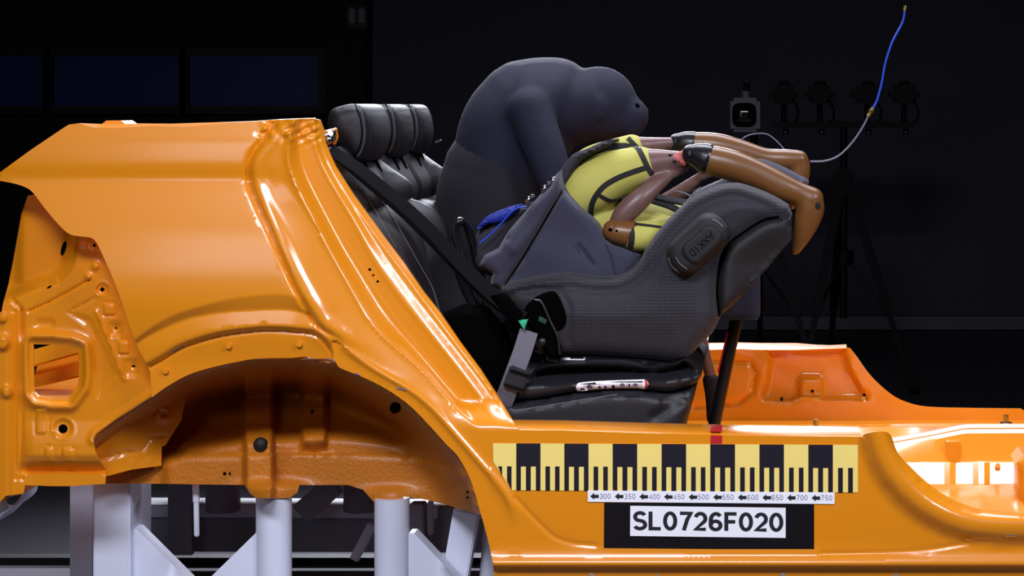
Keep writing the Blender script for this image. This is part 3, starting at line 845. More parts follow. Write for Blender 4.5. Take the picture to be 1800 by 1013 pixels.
flat('red_tape', 0, 0, 0, 0, M['red'], car, .0012, [(1249, 765.5), (1269.5, 766), (1269.5, 780), (1249, 780)], label='red tape mark over the ruler')
v, f = box_m(Vector((PX(1259, .02), .045, PZ(764.6, 0)+.0062)), (20*px(0), .085, .001)); obj('red_tape', v, f, M['red'], car, label='red tape mark over the ruler')
# scratches and bare spots in the paint
for (pth, wd) in (([(301, 620), (312, 614), (323, 609)], 2.4), ([(697, 683), (706, 684), (714, 686)], 2.5), ([(624, 656), (633, 660)], 2)):
    V = []; 
    q = densify(pth, 3, False); yy = main_y(np.array([a for a, b in q]), np.array([b for a, b in q]))
    vs = [P(a, b-wd/2, c-.0012) for (a, b), c in zip(q, yy)]+[P(a, b+wd/2, c-.0012) for (a, b), c in zip(q, yy)]
    n = len(q); obj('scratch', vs, [(i, i+1, n+i+1, n+i) for i in range(n-1)], M['ink_grey'], car, 0, label='bare grey scratch')
for (a, b, rr) in ((650, 474, 3), (656, 484, 2.2), (664, 495, 2.6)):
    yy = float(main_y(np.array([a]), np.array([b]))[0]); v, f = ell_m(P(a, b, yy), rr*px(0), .002, rr*.8*px(0), seg=8, rings=6); obj('chip', v, f, M['hole'], car, label='dark paint chip')
# latch hardware at the top of the pillar
v, f = tube_m([P(573, 232, .10), P(590, 228, .13), P(592, 240, .14), P(588, 252, .14)], .004, 8); obj('latch_bracket', v, f, M['paint'], car)
v, f = join(cyl_m(P(578, 235, .10), P(582, 240, .13), .009, 10), ell_m(P(578, 246, .10), .010, .01, .012, seg=10, rings=6), ell_m(P(585, 238, .12), .007, .01, .014, seg=10, rings=6)); obj('latch', v, f, M['metal'], car, label='bright steel latch')

# ------------------------------------------------------------------ white frame that carries the body
fr = thing('mounting_frame', 'white welded steel frame of posts and braces carrying the orange body', 'frame', (PX(480, .3), .3, .5))
ZD = .5
struct_deck = thing('sled_deck', 'pale grey sled deck under the white steel frame', 'sled', (PX(480, .5), .45, ZD-.06))
v, f = box_m(Vector((PX(500, .5), .45, ZD-.03)), (3.6, 1.5, .06), None, .004); obj('deck_plate', v, f, M['deck'], struct_deck)
v, f = box_m(Vector((PX(500, .5), 1.21, ZD-.05)), (3.6, .05, .14)); obj('deck_edge', v, f, M['black_metal'], struct_deck)
v, f = box_m(Vector((PX(500, .5), .45, (ZD-.06)/2)), (3.2, .9, ZD-.065)); obj('deck_base', v, f, M['black_metal'], struct_deck)
def post_box(u0, u1, vt, y, dy, m='white_steel'):
    x0, x1 = PX(u0, y), PX(u1, y); zt = PZ(vt, y)
    v, f = box_m(Vector(((x0+x1)/2, y+dy/2, (zt+ZD)/2)), (x1-x0, dy, zt-ZD), None, .004); return obj('post', v, f, M[m], fr)
post_box(163, 228, 845, .30, .16)
post_box(122, 165, 845, .52, .10)
def tube_post(uc, r, vt, y):
    q = P(uc, vt, y); v, f = cyl_m(q, Vector((q.x, q.y, ZD)), r*px(y), 32); return obj('post', v, f, M['white_steel'], fr)
tube_post(481.5, 31, 860, .24); tube_post(689, 30.5, 875, .24)
def plate(poly, y, th, name='gusset', m='white_steel'):
    v, f = puff('x', poly, y, y+th, .002, None, build=False, sp=30); return obj(name, v, f, M[m], fr)
plate([(228, 932), (240, 930), (372, 1062), (228, 1062)], .33, .05)
plate([(451, 936), (451, 1062), (322, 1062)], .22, .05)
plate([(718, 938), (728, 938), (845, 1062), (718, 1062)], .22, .05)
v, f = beam_m(P(822, 895, .30), P(790, 1080, .30), 45*px(.3), .05); obj('brace', v, f, M['white_steel'], fr)
v, f = cyl_m(P(872, 890, .36), P(856, 1080, .36), .024, 20); obj('brace', v, f, M['white_steel'], fr)
v, f = join(cyl_m(P(344, 850, .30), P(345, 882, .30), 6.2*px(.3), 12), tube_m([P(345, 882, .30), P(346, 940, .30)], 5*px(.3), 12)); obj('hanging_rod', v, f, M['white_steel'], fr)
# far side of the frame
v, f = beam_m(P(225, 892, 1.15), P(860, 895, 1.15), .10, 22*px(1.15), side=Vector((0, 0, 1))); obj('cross_beam', v, f, M['white_steel'], fr)
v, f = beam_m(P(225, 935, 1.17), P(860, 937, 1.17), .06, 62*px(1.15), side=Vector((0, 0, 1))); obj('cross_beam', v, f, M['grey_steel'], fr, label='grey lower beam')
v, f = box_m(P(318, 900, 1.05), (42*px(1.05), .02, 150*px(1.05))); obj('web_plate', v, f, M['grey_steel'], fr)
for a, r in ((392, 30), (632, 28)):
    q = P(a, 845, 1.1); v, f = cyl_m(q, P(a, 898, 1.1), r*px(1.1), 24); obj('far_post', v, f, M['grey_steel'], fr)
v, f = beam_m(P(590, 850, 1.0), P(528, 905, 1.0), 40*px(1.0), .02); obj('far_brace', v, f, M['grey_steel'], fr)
v, f = beam_m(P(655, 922, .8), P(622, 985, .8), 17*px(.8), .012); obj('far_brace', v, f, M['white_steel'], fr)
v, f = beam_m(P(757, 880, 1.0), P(757, 940, 1.0), 9*px(1.0), .02); obj('far_brace', v, f, M['white_steel'], fr)
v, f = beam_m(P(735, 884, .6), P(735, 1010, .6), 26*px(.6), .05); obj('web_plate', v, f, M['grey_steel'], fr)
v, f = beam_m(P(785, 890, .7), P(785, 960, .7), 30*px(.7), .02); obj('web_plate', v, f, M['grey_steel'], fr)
# grey strap under the rear corner
sp_ = thing('towing_strap', 'crumpled pale grey strap hanging under the rear lower corner', 'strap', P(20, 905, .2))
for k, (pts, wd) in enumerate((([(50, 850), (50, 866), (40, 880), (18, 895), (4, 903), (-6, 885)], .045), ([(46, 868), (30, 888), (10, 906), (0, 898), (-14, 874)], .03), ([(42, 872), (24, 890), (8, 892), (0, 876)], .02))):
    q = cr(pts, 5); w3 = [P(a, b, .17+.02*k) for a, b in q]
    v, f = ribbon_m(w3, [Vector((.3, 1, .2))]*len(q), wd*1.2, .004); obj('strap_band', v, f, M['white_steel'], sp_)
# ------------------------------------------------------------------ rear bench
bench = thing('rear_bench_seat', 'black stitched leather rear bench with three headrests behind the orange pillar', 'car seat', (PX(780, .6), .6, .84))
YP = .43
prof = cr([(606, 276), (611, 268), (619, 265), (631, 274), (655, 322), (680, 378), (706, 437), (743, 520), (792, 606), (850, 690)], 5)
W = [(P(a, b, YP).x, P(a, b, YP).z) for a, b in prof]
def bench_grid(y0, y1, ny, off):
    V = []; n = len(W)
    ys = np.linspace(y0, y1, ny)
    for i, (x, z) in enumerate(W):
        a = np.array(W[max(0, i-1)]); b = np.array(W[min(n-1, i+1)]); t = (b-a)/np.linalg.norm(b-a)
        nx, nz = -t[1], t[0]      # forward and up
        for y in ys:
            h = off(z, y)
            V.append(Vector((x+nx*h, y, z+nz*h)))
    for i, (x, z) in enumerate(W):
        for y in ys: V.append(Vector((x-.10-.02*(i/n), y, z-.02)))
    Fc = []; m = n*ny
    for i in range(n-1):
        for k in range(ny-1):
            Fc.append((i*ny+k, (i+1)*ny+k, (i+1)*ny+k+1, i*ny+k+1))
            Fc.append((m+i*ny+k, m+i*ny+k+1, m+(i+1)*ny+k+1, m+(i+1)*ny+k))
        Fc.append((i*ny, i*ny+m, (i+1)*ny+m, (i+1)*ny))
        k = ny-1; Fc.append((i*ny+k, (i+1)*ny+k, (i+1)*ny+k+m, i*ny+k+m))
    for k in range(ny-1):
        Fc.append((k, k+1, k+1+m, k+m)); b = (n-1)*ny; Fc.append((b+k, b+k+m, b+k+1+m, b+k+1))
    return V, Fc
def cush(z, y, y0, y1, b0, b1):
    e = min(y-y0, y1-y)
    h = .012*min(1, e/.03)**.5 if e > 0 else 0
    top_ = min(1, max(0, (1.575-z)/.08))
    if b0: h += .045*math.exp(-((y-(y0+.05))/.045)**2)*top_
    if b1: h += .045*math.exp(-((y-(y1-.05))/.045)**2)*top_
    h -= .014*math.exp(-((z-1.475)/.010)**2)
    h += .030*math.exp(-((z-1.40)/.10)**2)*(1-math.exp(-((z-1.475)/.03)**2))
    h -= .010*math.exp(-((y-(y0+.115))/.008)**2) if b0 else 0
    h -= .010*math.exp(-((y-(y1-.115))/.008)**2) if b1 else 0
    return h
for k, (y0, y1, b0, b1) in enumerate(((.20, .60, 1, 1), (.606, .885, 0, 0), (.89, 1.20, 0, 1))):
    v, f = bench_grid(y0, y1, 46, lambda z, y: cush(z, y, y0, y1, b0, b1))
    o = obj('backrest', v, f, M['leather'], bench, 50)
    if k == 0:
        b_tree = bvh(o)
        for sm in ([(656, 330), (686, 376), (714, 424), (740, 470), (760, 507), (773, 550)], [(642, 340), (669, 387), (697, 436)], [(632, 302), (644, 320), (656, 345)]):
            stripe('stitching', b_tree, sm, 1.1, M['thread'], bench, .0012, 2, .25)
# headrests
hr_px = [(576, 216), (582, 194), (604, 185), (622, 182.5), (635, 186), (643, 197), (649, 216), (650, 245), (643, 268), (632, 283), (620, 280), (606, 262), (590, 244), (579, 230)]
def to_depth(poly, y0):
    k = (D+.30)/(D+y0)
    return [(U0-(U0-a)*k, V0+(b-V0)*k) for a, b in poly]
def headrest(y0, y1):
    q = to_depth(cr(hr_px, 4, True), y0)
    v, f = puff('x', q, y0, y1, .024, None, build=False, sp=5, dome=.010, domew=30)
    o = obj('headrest', v, f, M['leather'], bench, 60)
    fp = to_depth(cr([(628, 185), (640, 190), (649, 203), (655, 224), (656, 246), (649, 270), (638, 284), (628, 282), (636, 262), (641, 236), (640, 208)], 4, True), y0)
    v, f = puff('x', fp, y0+.020, y1-.020, .022, None, build=False, sp=4)
    p = obj('front_pad', v, f, M['leather'], o, 60)
    t = bvh(o)
    stripe('seam', t, to_depth([(624, 183), (633, 208), (636, 236), (631, 260), (620, 276)], y0), 1.6, M['trim_black'], o, .0012, 2, y0)
    stripe('stitching', t, to_depth([(632, 186), (638, 208), (641, 236), (636, 262), (628, 276)], y0), .9, M['thread'], o, .0012, 2, y0)
    for yy in (y0+.06, y1-.06):
        a, b = to_depth([(618, 262), (640, 310)], yy)
        v, f = cyl_m(P(*a, yy), P(*b, yy), .005, 10); obj('headrest_rod', v, f, M['trim_black'], o)
headrest(.30, .56)
headrest(.66, .88)
headrest(.97, 1.17)
# seat cushion with its stitched side
cu = [(850, 690), (880, 700), (907, 703)]+cr([(940, 699), (982, 693), (1039, 684), (1124, 682), (1170, 688), (1200, 686), (1224, 677)], 4)+[(1221, 695), (1216, 713), (1209, 734), (1203, 757), (1196, 790), (850, 790)]
def cu_rel(u, v):
    d, s = pdist(u, v, [(907, 715), (982, 705), (1039, 694), (1090, 691), (1150, 696), (1190, 708), (1204, 706), (1222, 690)])
    y = .010*np.exp(-(d/3)**2)+np.where(s > 0, .012, 0)*sstep(0, 8, d)
    g, _ = pdist(u, v, [(1150, 735), (1175, 718), (1205, 706)]); y += .008*np.exp(-(g/8)**2)
    return y
co = puff('seat_cushion', cu, .17, 1.2, .03, M['leather'], bench, sp=7, relief=cu_rel)
ct = bvh(co)
stripe('stitching', ct, [(905, 722), (960, 714), (1020, 704), (1085, 694)], 1.2, M['thread'], bench, .001, 2, .2)
puff('seat_side_trim', [(770, 556), (806, 540), (850, 546), (885, 590), (900, 640), (895, 690), (870, 720), (842, 668), (800, 620)], .20, .30, .02, M['trim_black'], bench, sp=10)
stripe('trim_edge', bvh(co), [(904, 737), (950, 737), (985, 741), (1010, 748)], 5, M['plastic_dark'], bench, .002, 2, .2)
# fabric loops on the backrest
q = P(750, 303, 1.12)
v, f = tube_m([q+Vector((-.012, 0, -.02)), q+Vector((-.004, 0, .002)), q+Vector((.010, 0, .010)), q+Vector((.012, 0, -.004)), q+Vector((-.004, 0, -.03))], .0045, 8); obj('belt_loop', v, f, M['gloss_black'], bench)
v, f = puff('x', [(771, 344), (800, 347), (816, 348), (806, 357), (792, 364), (786, 380), (778, 372)], 1.02, 1.08, .006, None, build=False, sp=5); obj('belt_guide', v, f, M['plastic_dark'], bench)
v, f = tube_m([P(765, 250, 1.2), P(775, 247, 1.2)], .0025, 8); obj('release_pin', v, f, M['metal'], bench)

# ------------------------------------------------------------------ seat belt
belt = thing('seat_belt', 'black webbing seat belt running from the orange pillar down to the child seat', 'seat belt', P(900, 560, .16))
pth = cr([(580, 262, .11), (631, 297, .12), (677, 334, .13), (721, 372, .14), (765, 414, .15), (790, 442, .155), (838, 492, .16), (882, 532, .165), (920, 560, .17)], 5)
n = len(pth)
wd = []
for i in range(n):
    t = i/(n-1)
    wd.append(Vector((0.55, .9*(1-.75*t), .55)))
v, f = ribbon_m([P(*q) for q in pth], wd, .030, .002); obj('shoulder_webbing', v, f, M['webbing'], belt)
pth2 = cr([(586, 268, .15), (650, 322, .17), (721, 385, .19), (790, 455, .19), (860, 528, .18), (905, 562, .17)], 5)
v, f = ribbon_m([P(*q) for q in pth2], [Vector((.5, .25, .5))]*len(pth2), .022, .002); obj('shoulder_webbing', v, f, M['webbing'], belt)
pl = [(930, 582, .165), (918, 620, .16), (902, 663, .158), (884, 710, .17), (876, 735, .2)]
v, f = ribbon_m([P(*q) for q in cr(pl, 5)], [Vector((1, 0, .35))]*21, 33*px(.16), .003); obj('lap_webbing', v, f, M['webbing_grey'], belt, label='grey lap webbing')
v, f = beam_m(P(915, 648, .155), P(901, 685, .152), 37*px(.15), .012, .003); obj('belt_adjuster', v, f, M['plastic'], belt)
for a, b in ((913, 655), (903, 680)):
    v, f = beam_m(P(a-18, b-5, .145), P(a+18, b+6, .145), .006, .008, .002); obj('adjuster_bar', v, f, M['gloss_black'], belt)
v, f = puff('x', [(862, 520), (884, 516), (918, 552), (912, 572), (896, 566)], .15, .19, .006, None, build=False, sp=6); obj('buckle', v, f, M['trim_black'], belt)
v, f = puff('x', [(893, 556), (915, 565), (906, 588), (880, 572)], .17, .20, .006, None, build=False, sp=6); obj('buckle_tongue', v, f, M['trim_black'], belt)

# ------------------------------------------------------------------ child seat
seat = thing('child_seat', 'charcoal mesh covered rear facing child seat on a black base with a support leg', 'child seat', (PX(1080, .42), .42, 1.0))
rimt = cr([(879, 507), (893, 499), (911, 494), (953, 486), (1000, 482), (1039, 487), (1081, 487), (1103, 478), (1124, 458), (1137, 434), (1161, 401), (1191, 369), (1217, 346), (1256, 328), (1288, 322), (1315, 327), (1354, 342), (1386, 360)], 4)
shell = rimt+cr([(1392, 376), (1384, 398), (1345, 392), (1312, 411), (1284, 432), (1270, 453), (1263, 507), (1267, 550)], 3)+cr([(1266, 558), (1252, 585), (1231, 606), (1213, 624), (1190, 636), (1160, 633), (1089, 627), (1039, 624), (986, 626), (960, 628), (935, 600), (912, 560), (890, 530)], 3)
def sh_rel(u, v):
    g, _ = pdist(u, v, rimt)
    y = -.008*np.exp(-((g-9)/7)**2)+.005*np.exp(-((g-24)/7)**2)
    h, _ = pdist(u, v, [(900, 515), (940, 508), (985, 512), (1000, 540), (1000, 600)]); y += .006*np.exp(-(h/6)**2)
    return y
so = puff('side_shell', shell, .215, .285, .030, M['mesh'], seat, sp=4, relief=sh_rel, dome=.030, domew=90)
st_ = bvh(so)
# the opposite side has the same shape, mirrored about the seat's middle
me2 = so.data.copy()
for vv in me2.vertices: vv.co.y = -vv.co.y
me2.flip_normals()
s2 = bpy.data.objects.new('side_shell', me2); C.objects.link(s2); s2.parent = seat
c0 = ORG[so.name]; c1 = Vector((c0.x, 2*.42-c0.y, c0.z)); ORG[s2.name] = c1; s2.location = c1-ORG[seat.name]
# back shell of plastic
bs = cr([(1266, 556), (1263, 507), (1270, 453), (1284, 430), (1312, 408), (1345, 388), (1372, 384), (1393, 378)], 3)+cr([(1392, 400), (1391, 420), (1371, 444), (1355, 464), (1335, 487), (1312, 511), (1290, 535)], 3)
def bs_rel(u, v):
    g, _ = pdist(u, v, [(1263, 560), (1284, 500), (1312, 455), (1352, 412), (1380, 402)])
    return .010*np.exp(-(g/8)**2)*0+.018*sstep(10, 60, pdist(u, v, [(1266, 556), (1263, 507), (1270, 453), (1284, 430), (1312, 408), (1345, 388)])[0])
puff('back_shell', bs, .205, .635, .022, M['plastic_dark'], seat, sp=6, relief=bs_rel)
stripe('shell_seam', st_, [(1264, 556), (1260, 507), (1267, 453), (1281, 428), (1310, 406), (1343, 386), (1370, 381)], 3, M['hole'], seat, .001, 2, .21)
# inside padding
v, f = puff('x', cr([(1120, 500), (1180, 470), (1220, 430), (1260, 375), (1290, 345), (1340, 345), (1385, 366), (1340, 400), (1290, 440), (1262, 540), (1150, 600), (1010, 600), (960, 560), (1000, 510)], 4, True), .27, .57, .03, None, build=False, sp=12); obj('back_padding', v, f, M['cloth_dark'], seat)
v, f = puff('x', cr([(1240, 335), (1268, 318), (1310, 288), (1336, 280), (1370, 291), (1400, 306), (1421, 318), (1416, 330), (1390, 345), (1330, 345), (1262, 348)], 4, True), .40, .60, .025, None, build=False, sp=8); obj('headrest', v, f, M['cloth'], seat)
# cloth lining bunched up behind the rim
cl = [(984, 300)]+[(989, 330), (1000, 345), (1017, 364), (1035, 382), (1049, 396), (1062, 420), (1080, 432), (1100, 438), (1126, 449), (1124, 470), (1103, 492), (1040, 505), (940, 505), (895, 520), (862, 500), (866, 482), (842, 466), (852, 448), (876, 436), (893, 407), (912, 385), (932, 362), (950, 342), (967, 324), (975, 310)]
LAP = [(990, 333), (968, 370), (940, 418), (914, 462), (888, 500)]
def cl_rel(u, v):
    d, s = pdist(u, v, LAP)
    y = np.where(s < 0, -.014*sstep(0, 30, d), .0)+.034*np.exp(-(d/3.2)**2)
    g, _ = pdist(u, v, [(983, 312), (970, 345), (945, 388), (905, 440)]); y -= .012*np.exp(-(g/9)**2)
    g, _ = pdist(u, v, [(905, 372), (900, 395), (893, 420)]); y += .018*np.exp(-(g/4)**2)
    g, _ = pdist(u, v, [(1060, 422), (1072, 450), (1080, 485)]); y += .008*np.exp(-(g/2.5)**2)
    for pth, a in (([(1018, 432), (1030, 448), (1042, 464)], .012), ([(1012, 437), (1018, 446)], .006)):
        g, _ = pdist(u, v, pth); y += a*np.exp(-(g/3.0)**2)
    y += .005*np.sin(u*.045+v*.03)+.003*np.sin(u*.02-v*.06)
    return y
puff('cloth_lining', cl, .262, .56, .022, M['cloth'], seat, sp=3.6, relief=cl_rel)
# dark lining folds to the left, with the bright blue lap
v, f = puff('x', cr([(838, 470), (832, 440), (838, 410), (858, 392), (880, 376), (908, 366), (932, 358), (925, 380), (900, 410), (880, 440), (870, 485)], 3, True), .33, .55, .02, None, build=False, sp=8); obj('inner_lining', v, f, M['cloth_dark'], seat)
v, f = puff('x', cr([(838, 402), (852, 384), (868, 374), (890, 366), (912, 362), (900, 378), (880, 389), (858, 394), (848, 400)], 3, True), .31, .40, .006, None, build=False, sp=5); obj('blue_lap', v, f, M['blue'], seat, label='bright blue cloth')
v, f = tube_m([P(a, b, .305) for a, b in cr([(843, 428), (862, 412), (880, 394), (896, 376), (910, 366), (925, 363)], 5)], .0018, 8); obj('piping', v, f, M['cable_blue'], seat, label='thin blue piping')
for k, (a, b) in enumerate(((972, 318), (964, 326), (957, 332), (935, 348), (929, 352))):
    v, f = ell_m(P(a, b, .275), .007, .006, .010, Matrix.Rotation(.6, 3, 'Y'), 10, 6); obj('buckle', v, f, M['plastic'] if k % 2 else M['metal'], seat)
# strip of dark cloth over the pelvis
v, f = puff('x', cr([(968, 322), (984, 300), (1006, 272), (1030, 262), (1062, 248), (1080, 246), (1060, 262), (1030, 276), (1012, 292), (1000, 312), (988, 330), (976, 332)], 3, True), .325, .56, .012, None, build=False, sp=6); obj('harness_cover', v, f, M['cloth_dark'], seat)
# side impact pod
def rot_rr(cx, cy, L, Wd, r, ang):
    c, s = math.cos(ang), math.sin(ang)
    return [(cx+a*c-b*s, cy+a*s+b*c) for a, b in rrect(-L/2, -Wd/2, L/2, Wd/2, r, 7)]
ANG = math.radians(-42)
pod = puff('impact_pod', rot_rr(1227, 430, 122, 70, 30, ANG), .146, .215, .026, M['pod'], seat, sp=4, label='black oval side impact pod')
pt = bvh(pod)
pod2 = puff('pod_face', rot_rr(1234, 430, 78, 44, 17, ANG), .140, .16, .008, M['pod'], pod, sp=4)
for q in ([(1175, 453), (1180, 467), (1193, 479)], [(1188, 452), (1196, 464), (1208, 473)], [(1252, 386), (1262, 391), (1270, 399)]):
    stripe('pod_slot', pt, q, 1.6, M['thread'], pod, .0015, 2, .16)
V, Fc = text_m('AXKID', .10, .06)
L_, H_ = 54, 14
rd = np.array((-math.cos(ANG), -math.sin(ANG))); up = np.array((-math.sin(ANG), math.cos(ANG)))   # read from upper right to lower left
o0 = np.array((1234, 430))-rd*L_/2-up*H_/2
tx = [P(*(o0+rd*L_*a+up*H_*b), .1388-.0003*c) for a, b, c in V]
obj('lettering', tx, [q[::-1] for q in Fc], M['gloss_black'], pod, 0, smooth=False)
# belt guide: dark pocket, green slots and the black hook
patch('belt_pocket', st_, cr([(938, 528), (948, 520), (971, 513), (983, 523), (994, 552), (993, 571), (983, 581), (972, 575), (958, 548)], 3, True), M['hole'], seat, .002, 4, .2)
v, f = puff('x', cr([(918, 552), (928, 534), (938, 527), (948, 528), (957, 542), (968, 564), (980, 592), (984, 618), (974, 632), (958, 622), (950, 600), (938, 585), (925, 570)], 3, True), .178, .225, .010, None, build=False, sp=6); hk = obj('belt_hook', v, f, M['trim_black'], seat)
v, f = tube_m([P(a, b, .176) for a, b in cr([(940, 527), (952, 532), (966, 562), (980, 592), (984, 622)], 4)], .0028, 8); obj('hook_edge', v, f, M['plastic'], seat)
v, f = puff('x', [(911, 564), (927, 563), (921, 580)], .145, .17, .003, None, build=False, sp=5); obj('belt_slot_mark', v, f, M['green'], seat, label='green belt path mark')
v, f = puff('x', [(948, 556), (962, 563), (958, 570), (946, 564)], .174, .18, .001, None, build=False, sp=5); obj('belt_slot_mark', v, f, mat('dark_green_plastic', '#123a24', .5), seat, label='dark green belt path mark')
v, f = ell_m(P(953, 601, .175), .009, .006, .009, seg=12, rings=8); obj('hook_screw', v, f, M['plastic'], seat)
# base
ba = cr([(905, 700), (912, 682), (930, 662), (950, 648), (990, 642), (1090, 642), (1150, 648), (1190, 640), (1204, 634), (1218, 644), (1232, 656), (1231, 664), (1222, 674), (1200, 682), (1170, 688), (1124, 683), (1039, 684), (982, 693), (940, 700)], 3, True)
def ba_rel(u, v):
    crest = np.interp(u, [905, 1000, 1090, 1170, 1235], [682, 678, 672, 672, 662])
    return .075*np.clip((crest-v)/30, 0, 1)**1.2
bo = puff('base', ba, .170, .665, .014, M['base_plastic'], seat, sp=4, relief=ba_rel)
v, f = puff('x', cr([(960, 624), (1040, 622), (1160, 630), (1196, 634), (1180, 652), (1100, 648), (1000, 648), (965, 645)], 3, True), .235, .60, .01, None, build=False, sp=8); obj('swivel', v, f, M['gloss_black'], seat)
bt = bvh(bo)
sk = patch('sticker', bt, cr([(1013, 683), (1014, 677), (1024, 673), (1070, 670), (1120, 668.5), (1134, 668.5), (1140, 675), (1135, 683), (1124, 683), (1080, 683), (1040, 685.5), (1018, 688)], 3, True), M['white_film'], seat, .0012, 4, .18, label='small white sticker with a row of tiny marks')
for k, (a, b, wv_, m) in enumerate(((1024, 684, 9, 'ink_grey'), (1036, 679, 10, 'ink_grey'), (1054, 681, 5, 'ink'), (1064, 680, 5, 'ink_grey'), (1078, 679, 6, 'ink'), (1094, 676, 8, 'ink_grey'), (1106, 677, 3, 'ink'), (1117, 676, 9, 'ink_grey'))):
    patch('sticker_mark', bt, disc(a, b, wv_/2, 10, 2.5), M[m], sk, .0022, 3, .18)
patch('sticker_mark', bt, disc(1134, 675.5, 5, 12, 6), M['red'], sk, .0022, 3, .18); patch('sticker_mark', bt, disc(1131.5, 676, 3, 10, 5), M['white_film'], sk, .003, 3, .18)
# support leg
v, f = puff('x', [(1268, 556), (1270, 520), (1300, 470), (1335, 470), (1336, 500), (1336, 556), (1330, 559), (1275, 559)], .345, .495, .008, None, build=False, sp=10); obj('leg_housing', v, f, M['cloth'], seat)
v, f = puff('x', [(1270, 556), (1336, 556), (1332, 563), (1280, 563)], .345, .495, .004, None, build=False, sp=10); obj('housing_rim', v, f, M['plastic_dark'], seat)
lg0 = P(1297, 548, .42); lg1 = P(1250, 775, .42); lg2 = lg1+(lg1-lg0)*.27
v, f = cyl_m(lg0, lg2, 11*px(.42), 20); obj('support_leg', v, f, M['leg'], seat)
e0, e1 = P(1279, 585, .41), P(1262, 655, .41)
v, f = beam_m(e0, e1, .0025, .004); obj('leg_mark', v, f, M['red'], seat, label='thin red mark along the leg')
v, f = box_m(lg2, (.09, .10, .03), None, .008); obj('leg_foot', v, f, M['plastic'], seat)
# rebound bar
rbp = cr([(848, 545, .30), (826, 490, .30), (805, 430, .30), (800, 402, .30), (809, 389, .30), (820, 396, .32), (830, 425, .34), (842, 475, .36), (862, 535, .38)], 6)
v, f = tube_m([P(*q) for q in rbp], 7.5*px(.3), 16); obj('rebound_bar', v, f, M['gloss_black'], seat, label='glossy black rebound bar')

# ------------------------------------------------------------------ dummy in the child seat
dm = thing('crash_test_dummy', 'child crash test dummy in a yellow suit with legs thrown over the child seat', 'dummy', P(1030, 420, .42))
TH1 = [(1012, 352, .375, 40), (1040, 330, .37, 45), (1085, 305, .365, 41), (1128, 292, .36, 35)]
TH2 = [(1012, 332, .49, 40), (1045, 300, .50, 44), (1085, 277, .50, 35), (1112, 262, .50, 27)]
TO = [(1015, 395, .43, 48), (1060, 400, .43, 52), (1120, 405, .43, 54), (1170, 405, .43, 52), (1205, 392, .43, 38)]
def sub(l, k): return [(a, b, c, r*k) for a, b, c, r in l]
bm_ = [limb_m(sub(TO, .93), flat=1.15), limb_m([(1205, 392, .43, 24), (1240, 368, .43, 19), (1262, 360, .43, 19)])]
# head, looking up and to the left
HC = P(1290, 372, .43)
bm_.append(ell_m(HC, 45*px(.43), 37*px(.43), 40*px(.43), seg=24, rings=16))
bm_.append(ell_m(P(1262, 355, .43), 18*px(.43), 20*px(.43), 14*px(.43)))
bm_.append(ell_m(P(1262, 338, .43), 6*px(.43), 5*px(.43), 9*px(.43)))
for s_ in (-1, 1):
    bm_.append(ell_m(P(1296, 376, .43+s_*.048), .016, .006, .022))
bm_.append(limb_m(sub(TH1, .93)+[(1150, 287, .36, 26), (1186, 281, .36, 17), (1200, 277, .36, 12)]))
bm_.append(limb_m(sub(TH2, .93)+[(1125, 258, .50, 18), (1174, 252, .50, 11), (1188, 250, .50, 10)]))
def hand(base, d, side, r=.0055):
    """palm with four unequal curled fingers and a thumb leaving its side"""
    d = Vector(d).normalized(); s = Vector(side); s = (s-d*s.dot(d)).normalized(); n = d.cross(s)
    ms = [tube_m([base-d*.006, base+d*.020, base+d*.038], [.013, .018, .017], 12, True, .75)]
    for k, L in enumerate((.028, .033, .031, .024)):
        o = base+d*.036+s*(.0105*(k-1.5))
        p1 = o+d*L*.45; p2 = p1+(d*.75+n*.6).normalized()*L*.35; p3 = p2+(d*.1+n).normalized()*L*.3
        ms.append(tube_m([o-d*.008, p1, p2, p3], [r, r*.95, r*.9, r*.8], 8))
    o = base+d*.012-s*.015; ms.append(tube_m([o+s*.006, o-s*.010+d*.012, o-s*.012+d*.026+n*.006], [r*1.15, r*1.1, r*.9], 8))
    return ms
ARM = [(1080, 398, .305, 13), (1098, 376, .305, 20), (1125, 350, .31, 20), (1155, 325, .33, 14), (1176, 309, .35, 10)]
bm_.append(limb_m(ARM)); bm_ += hand(P(1184, 303, .36), P(1205, 288, .40)-P(1176, 309, .35), (0, 1, .2))
ARM2 = [(1105, 400, .57, 15), (1140, 376, .57, 19), (1180, 350, .56, 16), (1222, 318, .54, 10), (1234, 309, .53, 9)]
bm_.append(limb_m([(1180, 405, .55, 24), (1140, 408, .57, 20), (1105, 402, .57, 16)])); bm_.append(limb_m(ARM2)); bm_ += hand(P(1238, 306, .525), (.8, -.1, .6), (0, 1, 0))
v, f = join(*bm_); body = weld(obj('body', v, f, M['skin_dull'], dm, 0), .0055, 4)
for s_ in (-1, 1):
    v, f = ell_m(P(1258, 346, .43+s_*.02), .006, .006, .006, seg=10, rings=8); obj('eye', v, f, M['hole'], dm)
